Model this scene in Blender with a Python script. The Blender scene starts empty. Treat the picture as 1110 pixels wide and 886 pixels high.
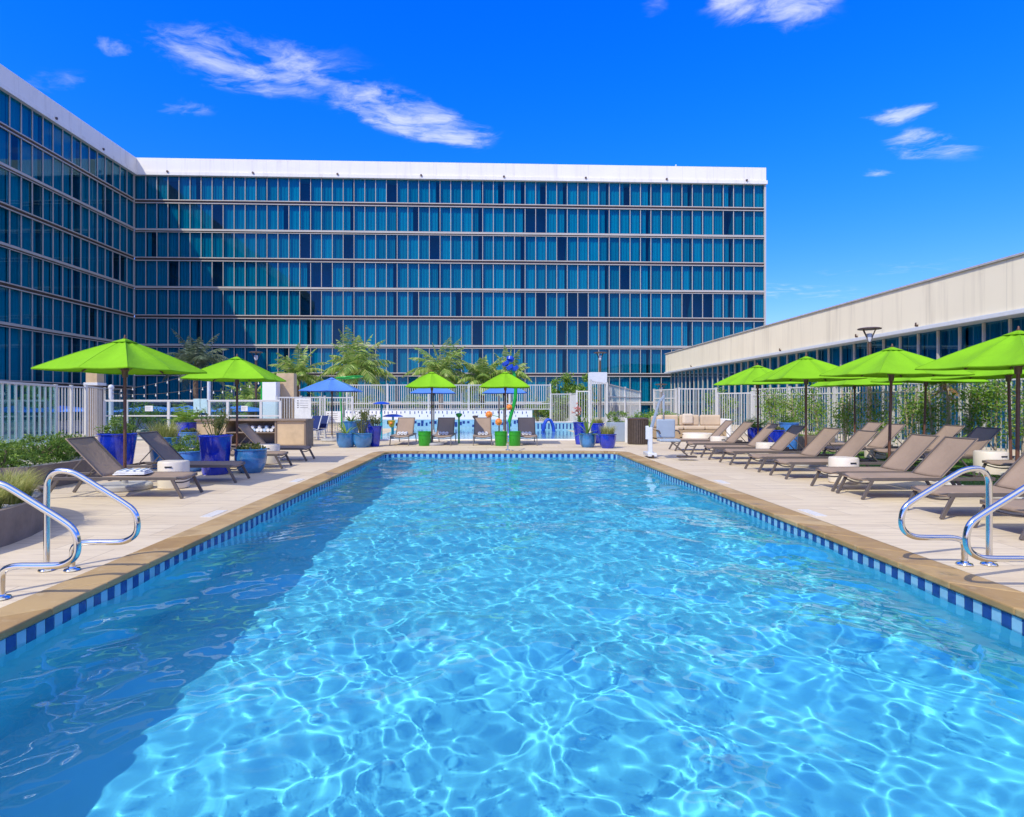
import bpy, bmesh, math, random
import numpy as np
from mathutils import Vector, Matrix
S = bpy.context.scene
COL = S.collection
R = math.radians
PI = math.pi
rnd = random.Random(7)

# ------------------------------------------------------------------ camera
cam = bpy.data.cameras.new('camera')
cam_o = bpy.data.objects.new('camera', cam)
COL.objects.link(cam_o)
S.camera = cam_o
EYE = 1.45
FPX = 648.0
cam_o.location = (0, 0, EYE)
cam_o.rotation_euler = (PI / 2, 0, 0)
cam.sensor_width = 36
cam.lens = FPX / 1110 * 36
cam.shift_x = 23 / 1110
cam.shift_y = -6 / 1110
cam.clip_start = .05
cam.clip_end = 4000
S.render.engine = 'CYCLES'
S.cycles.use_denoising = True
S.cycles.caustics_refractive = True
S.cycles.caustics_reflective = True
S.cycles.max_bounces = 12
S.cycles.transparent_max_bounces = 24
S.cycles.sample_clamp_indirect = 6
S.view_settings.view_transform = 'Standard'
S.view_settings.look = 'None'
S.view_settings.exposure = 0.22
S.view_settings.gamma = 1

# ------------------------------------------------------------------ sun and sky
SUN_DIR = Vector((.62, .74, -1.0))
EL = math.atan2(1, math.hypot(SUN_DIR.x, SUN_DIR.y))
AZ = math.atan2(-SUN_DIR.x, -SUN_DIR.y)
sl = bpy.data.lights.new('sun', 'SUN')
sl.energy = 3.5
sl.angle = R(.5)
sl.color = (1, .94, .79)
sl.cycles.is_caustics_light = True
so = bpy.data.objects.new('sun', sl)
COL.objects.link(so)
so.rotation_euler = SUN_DIR.to_track_quat('-Z', 'Y').to_euler()

W = bpy.data.worlds.new('World')
S.world = W
W.use_nodes = True
nt = W.node_tree


class NT:
    """small node-tree helper"""
    def __init__(s, t): s.t = t
    def n(s, typ, **kw):
        nd = s.t.nodes.new('ShaderNode' + typ)
        for k, v in kw.items(): setattr(nd, k, v)
        return nd
    def put(s, sock, v):
        if v is None: return
        if hasattr(v, 'is_output'): s.t.links.new(v, sock)
        else:
            try: sock.default_value = v
            except Exception: sock.default_value = (*v, 1)
    def m(s, op, a, b=None, c=None, clamp=False):
        nd = s.n('Math', operation=op, use_clamp=clamp)
        for i, v in enumerate((a, b, c)): s.put(nd.inputs[i], v)
        return nd.outputs[0]
    def smooth(s, x, lo, hi, o0=0., o1=1.):
        nd = s.n('MapRange', interpolation_type='SMOOTHSTEP')
        for i, v in enumerate((x, lo, hi, o0, o1)): s.put(nd.inputs[i], v)
        return nd.outputs[0]
    def lin(s, x, lo, hi, o0=0., o1=1.):
        nd = s.n('MapRange')
        for i, v in enumerate((x, lo, hi, o0, o1)): s.put(nd.inputs[i], v)
        return nd.outputs[0]
    def mix(s, f, a, b, blend='MIX'):
        nd = s.n('Mix', data_type='RGBA', blend_type=blend)
        s.put(nd.inputs[0], f); s.put(nd.inputs[6], a); s.put(nd.inputs[7], b)
        return nd.outputs[2]
    def noise(s, vec, scale, detail=4, rough=.55, dist=0.):
        nd = s.n('TexNoise')
        s.put(nd.inputs['Vector'], vec)
        nd.inputs['Scale'].default_value = scale
        nd.inputs['Detail'].default_value = detail
        nd.inputs['Roughness'].default_value = rough
        nd.inputs['Distortion'].default_value = dist
        return nd.outputs[0]
    def mapping(s, vec, loc=(0, 0, 0), rot=(0, 0, 0), scale=(1, 1, 1)):
        nd = s.n('Mapping')
        s.put(nd.inputs[0], vec)
        nd.inputs[1].default_value = loc; nd.inputs[2].default_value = rot; nd.inputs[3].default_value = scale
        return nd.outputs[0]


w = NT(nt)
sky = w.n('TexSky', sky_type='NISHITA', sun_disc=False)
sky.sun_elevation = EL
sky.sun_rotation = AZ
sky.air_density = 1.0
sky.dust_density = .2
sky.ozone_density = 3.0
geo = w.n('TexCoord').outputs['Generated']
sep = w.n('SeparateXYZ'); nt.links.new(geo, sep.inputs[0])
DX, DY, DZ = sep.outputs
zc = w.m('MAXIMUM', DZ, .02)
cu = w.m('DIVIDE', DX, zc)
cv = w.m('DIVIDE', DY, zc)
cmb = w.n('CombineXYZ'); w.put(cmb.inputs[0], cu); w.put(cmb.inputs[1], cv)
cp = cmb.outputs[0]                      # position on the cloud layer, in cloud-layer heights
hs = w.n('HueSaturation'); hs.inputs['Saturation'].default_value = 1.42; hs.inputs['Value'].default_value = 1.15
nt.links.new(sky.outputs[0], hs.inputs['Color'])
skyc = w.mix(1., hs.outputs[0], w.mix(w.smooth(DZ, .0, .5), (.74, .64, 1.45), (.20, .82, 1.82)), 'MULTIPLY')


def cloud(u0, v0, u1, v1, wd, dens):
    """one soft elongated cloud from (u0,v0) to (u1,v1) on the layer"""
    L = math.hypot(u1 - u0, v1 - v0); a = math.atan2(v1 - v0, u1 - u0)
    sub = w.n('VectorMath', operation='SUBTRACT'); w.put(sub.inputs[0], cp); sub.inputs[1].default_value = ((u0 + u1) / 2, (v0 + v1) / 2, 0)
    mp = w.mapping(sub.outputs[0], rot=(0, 0, -a))
    ss = w.n('SeparateXYZ'); nt.links.new(mp, ss.inputs[0])
    ax = w.m('DIVIDE', ss.outputs[0], L / 2 + wd); ay = w.m('DIVIDE', ss.outputs[1], wd)
    d2 = w.m('ADD', w.m('MULTIPLY', ax, ax), w.m('MULTIPLY', ay, ay))
    return w.m('MULTIPLY', w.smooth(d2, 1.15, .0), dens)


warp = w.n('TexNoise'); w.put(warp.inputs['Vector'], cp); warp.inputs['Scale'].default_value = 1.9; warp.inputs['Detail'].default_value = 5
wv = w.n('VectorMath', operation='MULTIPLY_ADD'); w.put(wv.inputs[0], warp.outputs['Color']); wv.inputs[1].default_value = (.42, .30, 0); w.put(wv.inputs[2], cp)
cpw = w.n('VectorMath', operation='SUBTRACT'); nt.links.new(wv.outputs[0], cpw.inputs[0]); cpw.inputs[1].default_value = (.21, .15, 0)
cp = cpw.outputs[0]
acc = None
for c in ((-.80, 1.73, -.52, 1.86, .21, .72), (-.40, 1.99, -.14, 2.20, .20, 1.0), (.60, 1.50, .82, 1.56, .13, .9), (1.30, 2.10, 1.44, 2.12, .09, .75),
          (1.55, 2.22, 1.92, 2.42, .12, .7), (1.66, 2.56, 1.74, 2.60, .07, .5), (-1.45, 1.86, -1.25, 1.86, .07, .38),
          (-1.07, 1.73, -1.00, 1.74, .05, .55), (-1.12, 2.02, -.98, 2.05, .09, .42), (2.3, 5.2, 3.3, 5.6, .5, .42), (.36, 1.48, .38, 1.55, .06, .35),
          (2.6, 4.6, 3.6, 4.2, .35, .3), (-2.4, 3.2, -1.6, 3.4, .2, .3)):
    k = cloud(*c)
    acc = k if acc is None else w.m('MAXIMUM', acc, k)
fb = w.noise(w.mapping(cp, rot=(0, 0, .5), scale=(1, 1.5, 1)), 5.0, 9, .62, .4)
fr = w.smooth(fb, .30, .66)
fine = w.noise(w.mapping(cp, rot=(0, 0, .5), scale=(1, 1.5, 1)), 11.0, 8, .66, .5)
raw = w.m('ADD', w.m('MULTIPLY', acc, .85), w.m('ADD', w.m('MULTIPLY_ADD', fb, 2.6, -1.3), w.m('MULTIPLY_ADD', fine, 1.1, -.55)))
front = w.m('MULTIPLY', w.smooth(raw, .16, 1.32), w.smooth(acc, 0, .8, 0, .60))
# unseen cloud overhead and behind the camera, added to whiten the fill light
big = w.smooth(w.noise(cp, .9, 7, .6, .3), .34, .58)
back = w.m('MULTIPLY', big, w.m('MULTIPLY', w.smooth(cv, .95, -.2), w.smooth(DZ, .38, .62, .12, 1.)))
den = w.m('MAXIMUM', front, w.m('MULTIPLY', back, .95))
den = w.m('MULTIPLY', den, w.smooth(DZ, .015, .10))
final = w.mix(den, skyc, (6.6, 6.7, 6.8))
bgn = nt.nodes['Background']
nt.links.new(final, bgn.inputs[0])
bgn.inputs[1].default_value = .15

# ------------------------------------------------------------------ helpers
def P(px, py, h=0.):
    """where the sight line of a photo point meets height h (used to survey the place)"""
    d = FPX * (EYE - h) / (py - 437.0)
    return (px - 532.0) / FPX * d, d


class MB:
    def __init__(s): s.v = []; s.f = []; s.mi = []; s.cur = 0
    def add(s, vs, fs):
        o = len(s.v); s.v += [tuple(p) for p in vs]
        s.f += [tuple(i + o for i in f) for f in fs]; s.mi += [s.cur] * len(fs)
        return s
    def box(s, c, d, rz=0., ry=0.):
        m = Matrix.Translation(c) @ Matrix.Rotation(rz, 4, 'Z') @ Matrix.Rotation(ry, 4, 'Y')
        vs = [m @ Vector((sx * d[0] / 2, sy * d[1] / 2, sz * d[2] / 2)) for sz in (-1, 1) for sx, sy in ((-1, -1), (1, -1), (1, 1), (-1, 1))]
        return s.add(vs, [(3, 2, 1, 0), (4, 5, 6, 7), (0, 1, 5, 4), (1, 2, 6, 5), (2, 3, 7, 6), (3, 0, 4, 7)])
    def bb(s, x0, x1, y0, y1, z0, z1):
        return s.box(((x0 + x1) / 2, (y0 + y1) / 2, (z0 + z1) / 2), (x1 - x0, y1 - y0, z1 - z0))
    def bar(s, p, q, wd, th, up=(0, 0, 1)):
        p = Vector(p); q = Vector(q); d = (q - p).normalized(); u = Vector(up)
        sd = d.cross(u)
        if sd.length < 1e-4: sd = d.cross(Vector((0, 1, 0)))
        sd.normalize(); u = sd.cross(d)
        vs = [b + sd * (a * wd / 2) + u * (c * th / 2) for b in (p, q) for a, c in ((-1, -1), (1, -1), (1, 1), (-1, 1))]
        return s.add(vs, [(3, 2, 1, 0), (4, 5, 6, 7), (0, 1, 5, 4), (1, 2, 6, 5), (2, 3, 7, 6), (3, 0, 4, 7)])
    def tube(s, pts, r, n=8, cap=True):
        pts = [Vector(p) for p in pts]; m = len(pts)
        rs = r if isinstance(r, (list, tuple)) else [r] * m
        vs = []; prev = None
        for i, p in enumerate(pts):
            d = (pts[min(i + 1, m - 1)] - pts[max(i - 1, 0)]).normalized()
            if prev is None:
                a = d.cross(Vector((0, 0, 1)) if abs(d.z) < .9 else Vector((0, 1, 0))).normalized()
            else:
                a = (prev - d * prev.dot(d)).normalized()
            prev = a; b = d.cross(a)
            vs += [p + (a * math.cos(2 * PI * k / n) + b * math.sin(2 * PI * k / n)) * rs[i] for k in range(n)]
        fs = [(i * n + k, i * n + (k + 1) % n, (i + 1) * n + (k + 1) % n, (i + 1) * n + k) for i in range(m - 1) for k in range(n)]
        if cap: fs += [tuple(range(n))[::-1], tuple((m - 1) * n + k for k in range(n))]
        return s.add(vs, fs)
    def lathe(s, prof, n=32, c=(0, 0, 0), cap=True):
        vs = [(c[0] + r * math.cos(2 * PI * k / n), c[1] + r * math.sin(2 * PI * k / n), c[2] + z) for r, z in prof for k in range(n)]
        m = len(prof)
        fs = [(i * n + k, i * n + (k + 1) % n, (i + 1) * n + (k + 1) % n, (i + 1) * n + k) for i in range(m - 1) for k in range(n)]
        if cap: fs += [tuple(range(n))[::-1], tuple((m - 1) * n + k for k in range(n))]
        return s.add(vs, fs)
    def prism(s, poly, z0, z1):
        n = len(poly)
        vs = [(x, y, z0) for x, y in poly] + [(x, y, z1) for x, y in poly]
        return s.add(vs, [tuple(range(n))[::-1], tuple(range(n, 2 * n))] + [(i, (i + 1) % n, n + (i + 1) % n, n + i) for i in range(n)])
    def ball(s, c, r, n=10, sq=(1, 1, 1)):
        prof = [(math.sin(PI * i / n), -math.cos(PI * i / n)) for i in range(n + 1)]
        k = n * 2
        vs = [(c[0] + r * sq[0] * a * math.cos(2 * PI * j / k), c[1] + r * sq[1] * a * math.sin(2 * PI * j / k), c[2] + r * sq[2] * z) for a, z in prof for j in range(k)]
        fs = [(i * k + j, i * k + (j + 1) % k, (i + 1) * k + (j + 1) % k, (i + 1) * k + j) for i in range(n) for j in range(k)]
        return s.add(vs, fs)
    def build(s, name, mats, parent=None, smooth=False, bevel=0., loc=None):
        me = bpy.data.meshes.new(name)
        me.from_pydata(s.v, [], s.f)
        for m in (mats if isinstance(mats, (list, tuple)) else [mats]): me.materials.append(m)
        if any(s.mi): me.polygons.foreach_set('material_index', s.mi)
        if smooth is True: me.shade_smooth()
        elif smooth: me.shade_smooth(); me.set_sharp_from_angle(angle=R(smooth))
        o = bpy.data.objects.new(name, me); COL.objects.link(o)
        if parent is not None: o.parent = parent
        if loc is not None: o.location = loc
        if bevel:
            b = o.modifiers.new('bevel', 'BEVEL'); b.width = bevel; b.segments = 2; b.limit_method = 'ANGLE'; b.angle_limit = R(40)
        return o


def thing(name, label, cat, loc=(0, 0, 0), rz=0., group=None):
    o = bpy.data.objects.new(name, None); COL.objects.link(o)
    o.empty_display_size = .1
    o.location = loc; o.rotation_euler = (0, 0, rz)
    return tag(o, label, cat, group)


def tag(o, label=None, cat=None, group=None, kind=None):
    if label: o['label'] = label
    if cat: o['category'] = cat
    if group: o['group'] = group
    if kind: o['kind'] = kind
    return o


def copy_tree(o, parent=None):
    c = o.copy(); COL.objects.link(c)
    if parent is not None: c.parent = parent
    for ch in list(o.children): copy_tree(ch, c)
    return c


def clone(o, label, loc, rz=0.):
    c = copy_tree(o); c['label'] = label; c.location = loc; c.rotation_euler = (0, 0, rz)
    return c


# ------------------------------------------------------------------ materials
def base_mat(name):
    m = bpy.data.materials.new(name); m.use_nodes = True
    t = NT(m.node_tree)
    return m, t, m.node_tree.nodes['Principled BSDF']


def mat(name, col, rough=.6, metal=0., var=.12, scale=6., bump=0., bscale=60., spec=.5, coat=0.):
    m, t, p = base_mat(name)
    co = t.n('TexCoord').outputs['Object']
    n1 = t.noise(co, scale, 5, .6)
    dk = tuple(c * (1 - var) for c in col); lt = tuple(min(1, c * (1 + var)) for c in col)
    t.put(p.inputs['Base Color'], t.mix(t.lin(n1, .3, .7), dk, lt))
    t.put(p.inputs['Roughness'], t.lin(t.noise(co, scale * 2.3, 3), .3, .7, max(.02, rough * .85), min(1, rough * 1.15)))
    p.inputs['Metallic'].default_value = metal
    p.inputs['Specular IOR Level'].default_value = spec
    p.inputs['Coat Weight'].default_value = coat
    p.inputs['Coat Roughness'].default_value = .05
    if bump:
        b = t.n('Bump'); b.inputs['Strength'].default_value = bump; b.inputs['Distance'].default_value = .01
        t.put(b.inputs['Height'], t.noise(co, bscale, 4)); t.put(p.inputs['Normal'], b.outputs[0])
    return m


def leaf_mat(name, c0, c1, c2, tr=.35, rough=.45):
    m, t, p = base_mat(name)
    isl = t.n('NewGeometry').outputs['Random Per Island']
    r = t.n('ValToRGB'); t.put(r.inputs[0], isl)
    e = r.color_ramp.elements
    e[0].color = (*c0, 1); e[1].color = (*c2, 1); e[1].position = 1
    k = e.new(.55); k.color = (*c1, 1)
    t.put(p.inputs['Base Color'], r.outputs[0]); p.inputs['Roughness'].default_value = rough
    tl = t.n('BsdfTranslucent'); t.put(tl.inputs[0], r.outputs[0])
    mx = t.n('MixShader'); mx.inputs[0].default_value = tr
    out = m.node_tree.nodes['Material Output']
    m.node_tree.links.new(p.outputs[0], mx.inputs[1]); m.node_tree.links.new(tl.outputs[0], mx.inputs[2])
    m.node_tree.links.new(mx.outputs[0], out.inputs[0])
    return m


def fabric_mat(name, col, tr=0., weave=900, var=.08, rough=.8):
    m, t, p = base_mat(name)
    co = t.n('TexCoord').outputs['Object']
    n1 = t.noise(co, 2.5, 4); n2 = t.noise(co, 90, 2)
    c = t.mix(t.lin(n1, .3, .7), tuple(x * (1 - var) for x in col), tuple(x * (1 + var) for x in col))
    c = t.mix(t.lin(n2, .3, .7, 0, .10), c, (0, 0, 0))
    oi = t.n('ObjectInfo').outputs['Random']
    c = t.mix(t.lin(oi, 0, 1, 0, .14), c, tuple(min(1, x * 1.25 + .03) for x in col))
    t.put(p.inputs['Base Color'], c); p.inputs['Roughness'].default_value = rough
    p.inputs['Specular IOR Level'].default_value = .25
    b = t.n('Bump'); b.inputs['Strength'].default_value = .5; b.inputs['Distance'].default_value = .012
    t.put(b.inputs['Height'], t.m('ADD', t.noise(co, 14, 5), t.m('MULTIPLY', t.noise(co, 4, 3, .5, .8), 2.2))); t.put(p.inputs['Normal'], b.outputs[0])
    if tr:
        tl = t.n('BsdfTranslucent'); t.put(tl.inputs[0], c)
        mx = t.n('MixShader'); mx.inputs[0].default_value = tr
        out = m.node_tree.nodes['Material Output']
        m.node_tree.links.new(p.outputs[0], mx.inputs[1]); m.node_tree.links.new(tl.outputs[0], mx.inputs[2])
        m.node_tree.links.new(mx.outputs[0], out.inputs[0])
    return m


def glass_mat(name, tint, ior=2.1, rough=.0):
    """thin tinted pane: mirror reflection by angle, the rest passes tinted"""
    m, t, p = base_mat(name)
    m.node_tree.nodes.remove(p)
    fr = t.n('Fresnel'); fr.inputs[0].default_value = ior
    tr = t.n('BsdfTransparent'); tr.inputs[0].default_value = (*tint, 1)
    gl = t.n('BsdfGlossy'); gl.inputs['Roughness'].default_value = rough; gl.inputs[0].default_value = (.46, .86, 1, 1)
    mx = t.n('MixShader')
    # same reflectance from both faces of the pane
    g = t.n('NewGeometry'); ab = t.m('ABSOLUTE', t.n('LayerWeight').outputs['Facing'])
    lw = t.n('LayerWeight'); lw.inputs[0].default_value = .5
    r0 = ((ior - 1) / (ior + 1)) ** 2
    f5 = t.m('POWER', lw.outputs['Facing'], 4.0)
    t.put(mx.inputs[0], t.m('MULTIPLY_ADD', f5, 1 - r0, r0, True))
    L = m.node_tree.links
    L.new(tr.outputs[0], mx.inputs[1]); L.new(gl.outputs[0], mx.inputs[2])
    L.new(mx.outputs[0], m.node_tree.nodes['Material Output'].inputs[0])
    return m


M = {}
M['white'] = mat('white_paint', (.78, .78, .77), .5, var=.04, scale=1.5)
M['fence'] = mat('fence_paint', (.58, .575, .55), .4, var=.05, scale=3)
M['alu'] = mat('facade_frame', (.47, .435, .365), .42, var=.06, scale=.7)
M['dark'] = mat('dark_void', (.02, .022, .026), .8)
M['interior'] = mat('room_interior', (.26, .26, .26), .9)
M['green'] = fabric_mat('lime_canvas', (.25, .575, .012), .22)
M['seam'] = fabric_mat('seam_thread', (.20, .46, .012))
M['blue'] = fabric_mat('blue_canvas', (.10, .26, .72), .2)
M['pole'] = mat('brown_pole', (.13, .055, .03), .45, var=.2, scale=4)
M['rib'] = mat('brown_rib', (.10, .05, .03), .5)
M['sling'] = fabric_mat('taupe_sling', (.335, .245, .18), .04)
M['lframe'] = mat('lounger_frame', (.115, .095, .082), .42, var=.1)
M['cobalt'] = mat('cobalt_glaze', (.006, .028, .40), .12, var=.35, scale=3, coat=.6)
M['turq'] = mat('turquoise_glaze', (.035, .17, .38), .15, var=.35, scale=3, coat=.6)
M['sky_glaze'] = mat('sky_glaze', (.06, .21, .55), .18, var=.3, scale=3, coat=.5)
M['soil'] = mat('soil', (.05, .035, .025), .95, bump=1, bscale=40)
M['pebble'] = mat('pebble', (.55, .53, .48), .7, var=.3, scale=25, bump=1, bscale=25)
M['steel'] = mat('polished_steel', (.72, .71, .69), .12, 1., var=.03, scale=3)
M['table'] = mat('cream_drum', (.72, .64, .52), .5, var=.05, scale=3)
M['towel'] = fabric_mat('white_towel', (.78, .78, .76))
M['btowel'] = fabric_mat('pale_blue_towel', (.45, .58, .72))
M['concrete'] = mat('concrete', (.42, .41, .39), .75, var=.12, scale=5, bump=.4, bscale=50)
M['planter'] = mat('planter_stone', (.20, .16, .13), .7, var=.2, scale=4, bump=.5, bscale=30)
M['cushion'] = fabric_mat('beige_cushion', (.56, .44, .31))
M['wicker'] = mat('tan_wicker', (.40, .29, .17), .7, var=.25, scale=40, bump=1, bscale=90)
M['tan'] = mat('tan_laminate', (.52, .38, .22), .5, var=.14, scale=3)
M['brown'] = mat('brown_laminate', (.21, .155, .11), .5, var=.15, scale=5)
M['trunk'] = mat('bark', (.17, .12, .08), .9, var=.4, scale=9, bump=1, bscale=25)
M['ptrunk'] = mat('pale_bark', (.42, .34, .24), .9, var=.3, scale=8, bump=.8, bscale=25)
M['pgreen'] = mat('green_plastic', (.02, .30, .015), .3, var=.06)
M['toygreen'] = mat('toy_green', (.01, .33, .04), .3, var=.05)
M['toyblue'] = mat('toy_blue', (.015, .07, .50), .3, var=.05)
M['toyteal'] = mat('toy_teal', (.02, .35, .38), .35, var=.05)
M['orange'] = mat('toy_orange', (.80, .24, .03), .35, var=.08)
M['yellow'] = mat('toy_yellow', (.80, .55, .03), .35, var=.08)
M['navy'] = fabric_mat('navy_sling', (.012, .03, .14))
M['grey_plastic'] = mat('grey_plastic', (.30, .36, .43), .4, var=.05)
M['ltgrey'] = mat('light_grey_enamel', (.62, .64, .66), .35, var=.05)
M['bronze'] = mat('bronze_post', (.12, .075, .05), .4, .3)
M['slat'] = mat('dark_wood_slat', (.07, .05, .038), .6, var=.3, scale=12)
M['leaf'] = leaf_mat('shrub_leaf', (.075, .17, .02), (.16, .29, .035), (.29, .40, .07))
M['leaf2'] = leaf_mat('bright_leaf', (.09, .22, .015), (.18, .34, .03), (.32, .44, .07))
M['palm'] = leaf_mat('palm_leaf', (.15, .29, .045), (.33, .48, .10), (.58, .60, .22))
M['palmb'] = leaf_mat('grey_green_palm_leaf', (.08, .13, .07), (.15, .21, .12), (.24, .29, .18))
M['dry'] = leaf_mat('dry_leaf', (.30, .14, .03), (.45, .22, .05), (.55, .30, .09))
M['straw'] = leaf_mat('straw_grass', (.18, .24, .04), (.36, .38, .09), (.55, .50, .18))
M['succ'] = leaf_mat('succulent', (.07, .12, .03), (.13, .18, .04), (.30, .25, .07))
M['turf'] = leaf_mat('turf', (.05, .14, .01), (.09, .22, .015), (.14, .30, .03), .2)
M['pink'] = leaf_mat('pink_flower', (.6, .2, .18), (.75, .35, .28), (.8, .5, .4))
M['pane'] = glass_mat('tinted_pane', (.010, .47, .62), 1.52)
M['pane_low'] = glass_mat('tinted_low_pane', (.05, .36, .58), 1.75)
M['pane_pale'] = glass_mat('pale_ground_floor_pane', (.42, .62, .66), 1.6)
M['screen_pane'] = glass_mat('frosted_screen_pane', (.62, .74, .74), 1.7)
M['clear'] = glass_mat('clear_pane', (.80, .90, .93), 1.5)
M['signface'] = mat('sign_face', (.74, .73, .70), .5)
M['marker'] = mat('marker_tile', (.66, .64, .60), .4, var=.15, scale=30)
M['print'] = mat('sign_print', (.22, .20, .19), .6)
M['bulb'] = mat('bulb_glass', (.75, .72, .62), .2)
M['cable'] = mat('cable', (.03, .03, .03), .6)


def curtain_mat():
    m, t, p = base_mat('curtain_cloth')
    isl = t.n('NewGeometry').outputs['Random Per Island']
    t.put(p.inputs['Base Color'], t.mix(isl, (.44, .43, .40), (.72, .70, .66)))
    p.inputs['Roughness'].default_value = .9
    return m


M['curtain'] = curtain_mat()


def parapet_mat(name, col, stain):
    m, t, p = base_mat(name)
    co = t.n('TexCoord').outputs['Object']
    st = t.noise(t.mapping(co, scale=(1.1, 1.1, .06)), 1.6, 6, .65)
    c = t.mix(t.smooth(st, .48, .76, 0, .5), col, stain)
    c = t.mix(t.lin(t.noise(co, .35, 4), .35, .65, 0, .12), c, stain)
    se = t.n('SeparateXYZ'); t.put(se.inputs[0], co)
    j = t.m('PINGPONG', se.outputs[0], 1.69)
    c = t.mix(t.smooth(j, .03, .008, 0, .22), c, tuple(x * .4 for x in col))
    t.put(p.inputs['Base Color'], c); p.inputs['Roughness'].default_value = .7
    return m


M['parapet'] = parapet_mat('white_parapet', (.80, .76, .67), (.54, .49, .40))
M['fascia'] = parapet_mat('cream_fascia', (.87, .78, .575), (.50, .43, .31))


def deck_mat():
    m, t, p = base_mat('travertine_deck')
    co = t.n('TexCoord').outputs['Object']
    br = t.n('TexBrick'); t.put(br.inputs['Vector'], t.mapping(co, loc=(.13, .07, 0)))
    br.offset = .5; br.inputs['Scale'].default_value = 1
    br.inputs['Brick Width'].default_value = 1.2; br.inputs['Row Height'].default_value = .6
    br.inputs['Mortar Size'].default_value = .006; br.inputs['Mortar Smooth'].default_value = .3; br.inputs['Bias'].default_value = 0
    br.inputs['Color1'].default_value = (0, 0, 0, 1); br.inputs['Color2'].default_value = (1, 1, 1, 1)
    c = t.mix(br.outputs['Color'], (.615, .50, .335), (.695, .585, .41))
    streak = t.noise(t.mapping(co, scale=(.55, 7, 1)), 2.2, 7, .65, .6)
    c = t.mix(t.smooth(streak, .44, .72, 0, .75), c, (.42, .33, .235))
    c = t.mix(t.smooth(t.noise(t.mapping(co, scale=(.8, 5, 1)), 9, 5, .7), .52, .8, 0, .35), c, (.72, .66, .57))
    c = t.mix(t.smooth(t.noise(co, .45, 5, .6), .42, .70, 0, .22), c, (.46, .38, .29))
    c = t.mix(t.smooth(t.noise(co, 38, 3, .7), .64, .72, 0, .35), c, (.30, .24, .18))
    c = t.mix(t.m('MULTIPLY', br.outputs['Fac'], .6), c, (.30, .25, .20))
    wet = t.smooth(t.noise(co, .9, 6, .62, .5), .64, .69)
    c = t.mix(t.m('MULTIPLY', wet, .38), c, (.27, .21, .145))
    t.put(p.inputs['Base Color'], c)
    t.put(p.inputs['Roughness'], t.m('SUBTRACT', t.lin(streak, .3, .7, .55, .75), t.m('MULTIPLY', wet, .25)))
    b = t.n('Bump'); b.inputs['Strength'].default_value = .25; b.inputs['Distance'].default_value = .004
    t.put(b.inputs['Height'], t.m('SUBTRACT', t.noise(co, 30, 5), br.outputs['Fac'])); t.put(p.inputs['Normal'], b.outputs[0])
    return m


def coping_mat():
    m, t, p = base_mat('sandstone_coping')
    co = t.n('TexCoord').outputs['Object']
    isl = t.n('NewGeometry').outputs['Random Per Island']
    c = t.mix(isl, (.35, .215, .075), (.47, .33, .15))
    c = t.mix(t.smooth(t.noise(co, 2.6, 7, .65, .5), .45, .72, 0, .6), c, (.24, .145, .06))
    c = t.mix(t.smooth(t.noise(co, 7, 5, .6), .55, .75, 0, .5), c, (.52, .42, .25))
    wet = t.smooth(t.noise(co, 1.1, 5, .6, .3), .58, .66)
    c = t.mix(t.m('MULTIPLY', wet, .45), c, (.13, .08, .035))
    t.put(p.inputs['Base Color'], c)
    t.put(p.inputs['Roughness'], t.lin(wet, 0, 1, .6, .28))
    b = t.n('Bump'); b.inputs['Strength'].default_value = .35; b.inputs['Distance'].default_value = .006
    t.put(b.inputs['Height'], t.noise(co, 26, 5)); t.put(p.inputs['Normal'], b.outputs[0])
    return m


M['deck'] = deck_mat()
M['coping'] = coping_mat()
M['grout'] = mat('grout', (.22, .19, .12), .9)
M['ground'] = mat('ground_concrete', (.30, .29, .27), .9, var=.2, scale=.4)
M['plaster'] = mat('pool_plaster', (.15, .60, .75), .7, var=.05, scale=1.2)
M['tile_dark'] = mat('cobalt_tile', (.016, .055, .24), .12, var=.25, scale=7)
M['tile_light'] = mat('pale_blue_tile', (.25, .49, .64), .12, var=.12, scale=7)

# ------------------------------------------------------------------ the pool and the ground
X0, X1, Y0, Y1 = -3.12, 3.72, 1.2, 17.72
DEPTH = 1.55
WATER = -.145


def ring_pts(x0, x1, y0, y1, r, n=6):
    """rectangle with rounded far corners"""
    pts = [(x0, y0), (x1, y0)]
    pts += [(x1 - r + r * math.cos(a), y1 - r + r * math.sin(a)) for a in (PI / 2 * i / n for i in range(n + 1))]
    pts += [(x0 + r + r * math.cos(a), y1 - r + r * math.sin(a)) for a in (PI / 2 + PI / 2 * i / n for i in range(n + 1))]
    return pts


RIM = ring_pts(X0, X1, Y0, Y1, .35)
OUT = ring_pts(X0 - .34, X1 + .36, Y0 - .34, Y1 + .36, .55)


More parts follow.
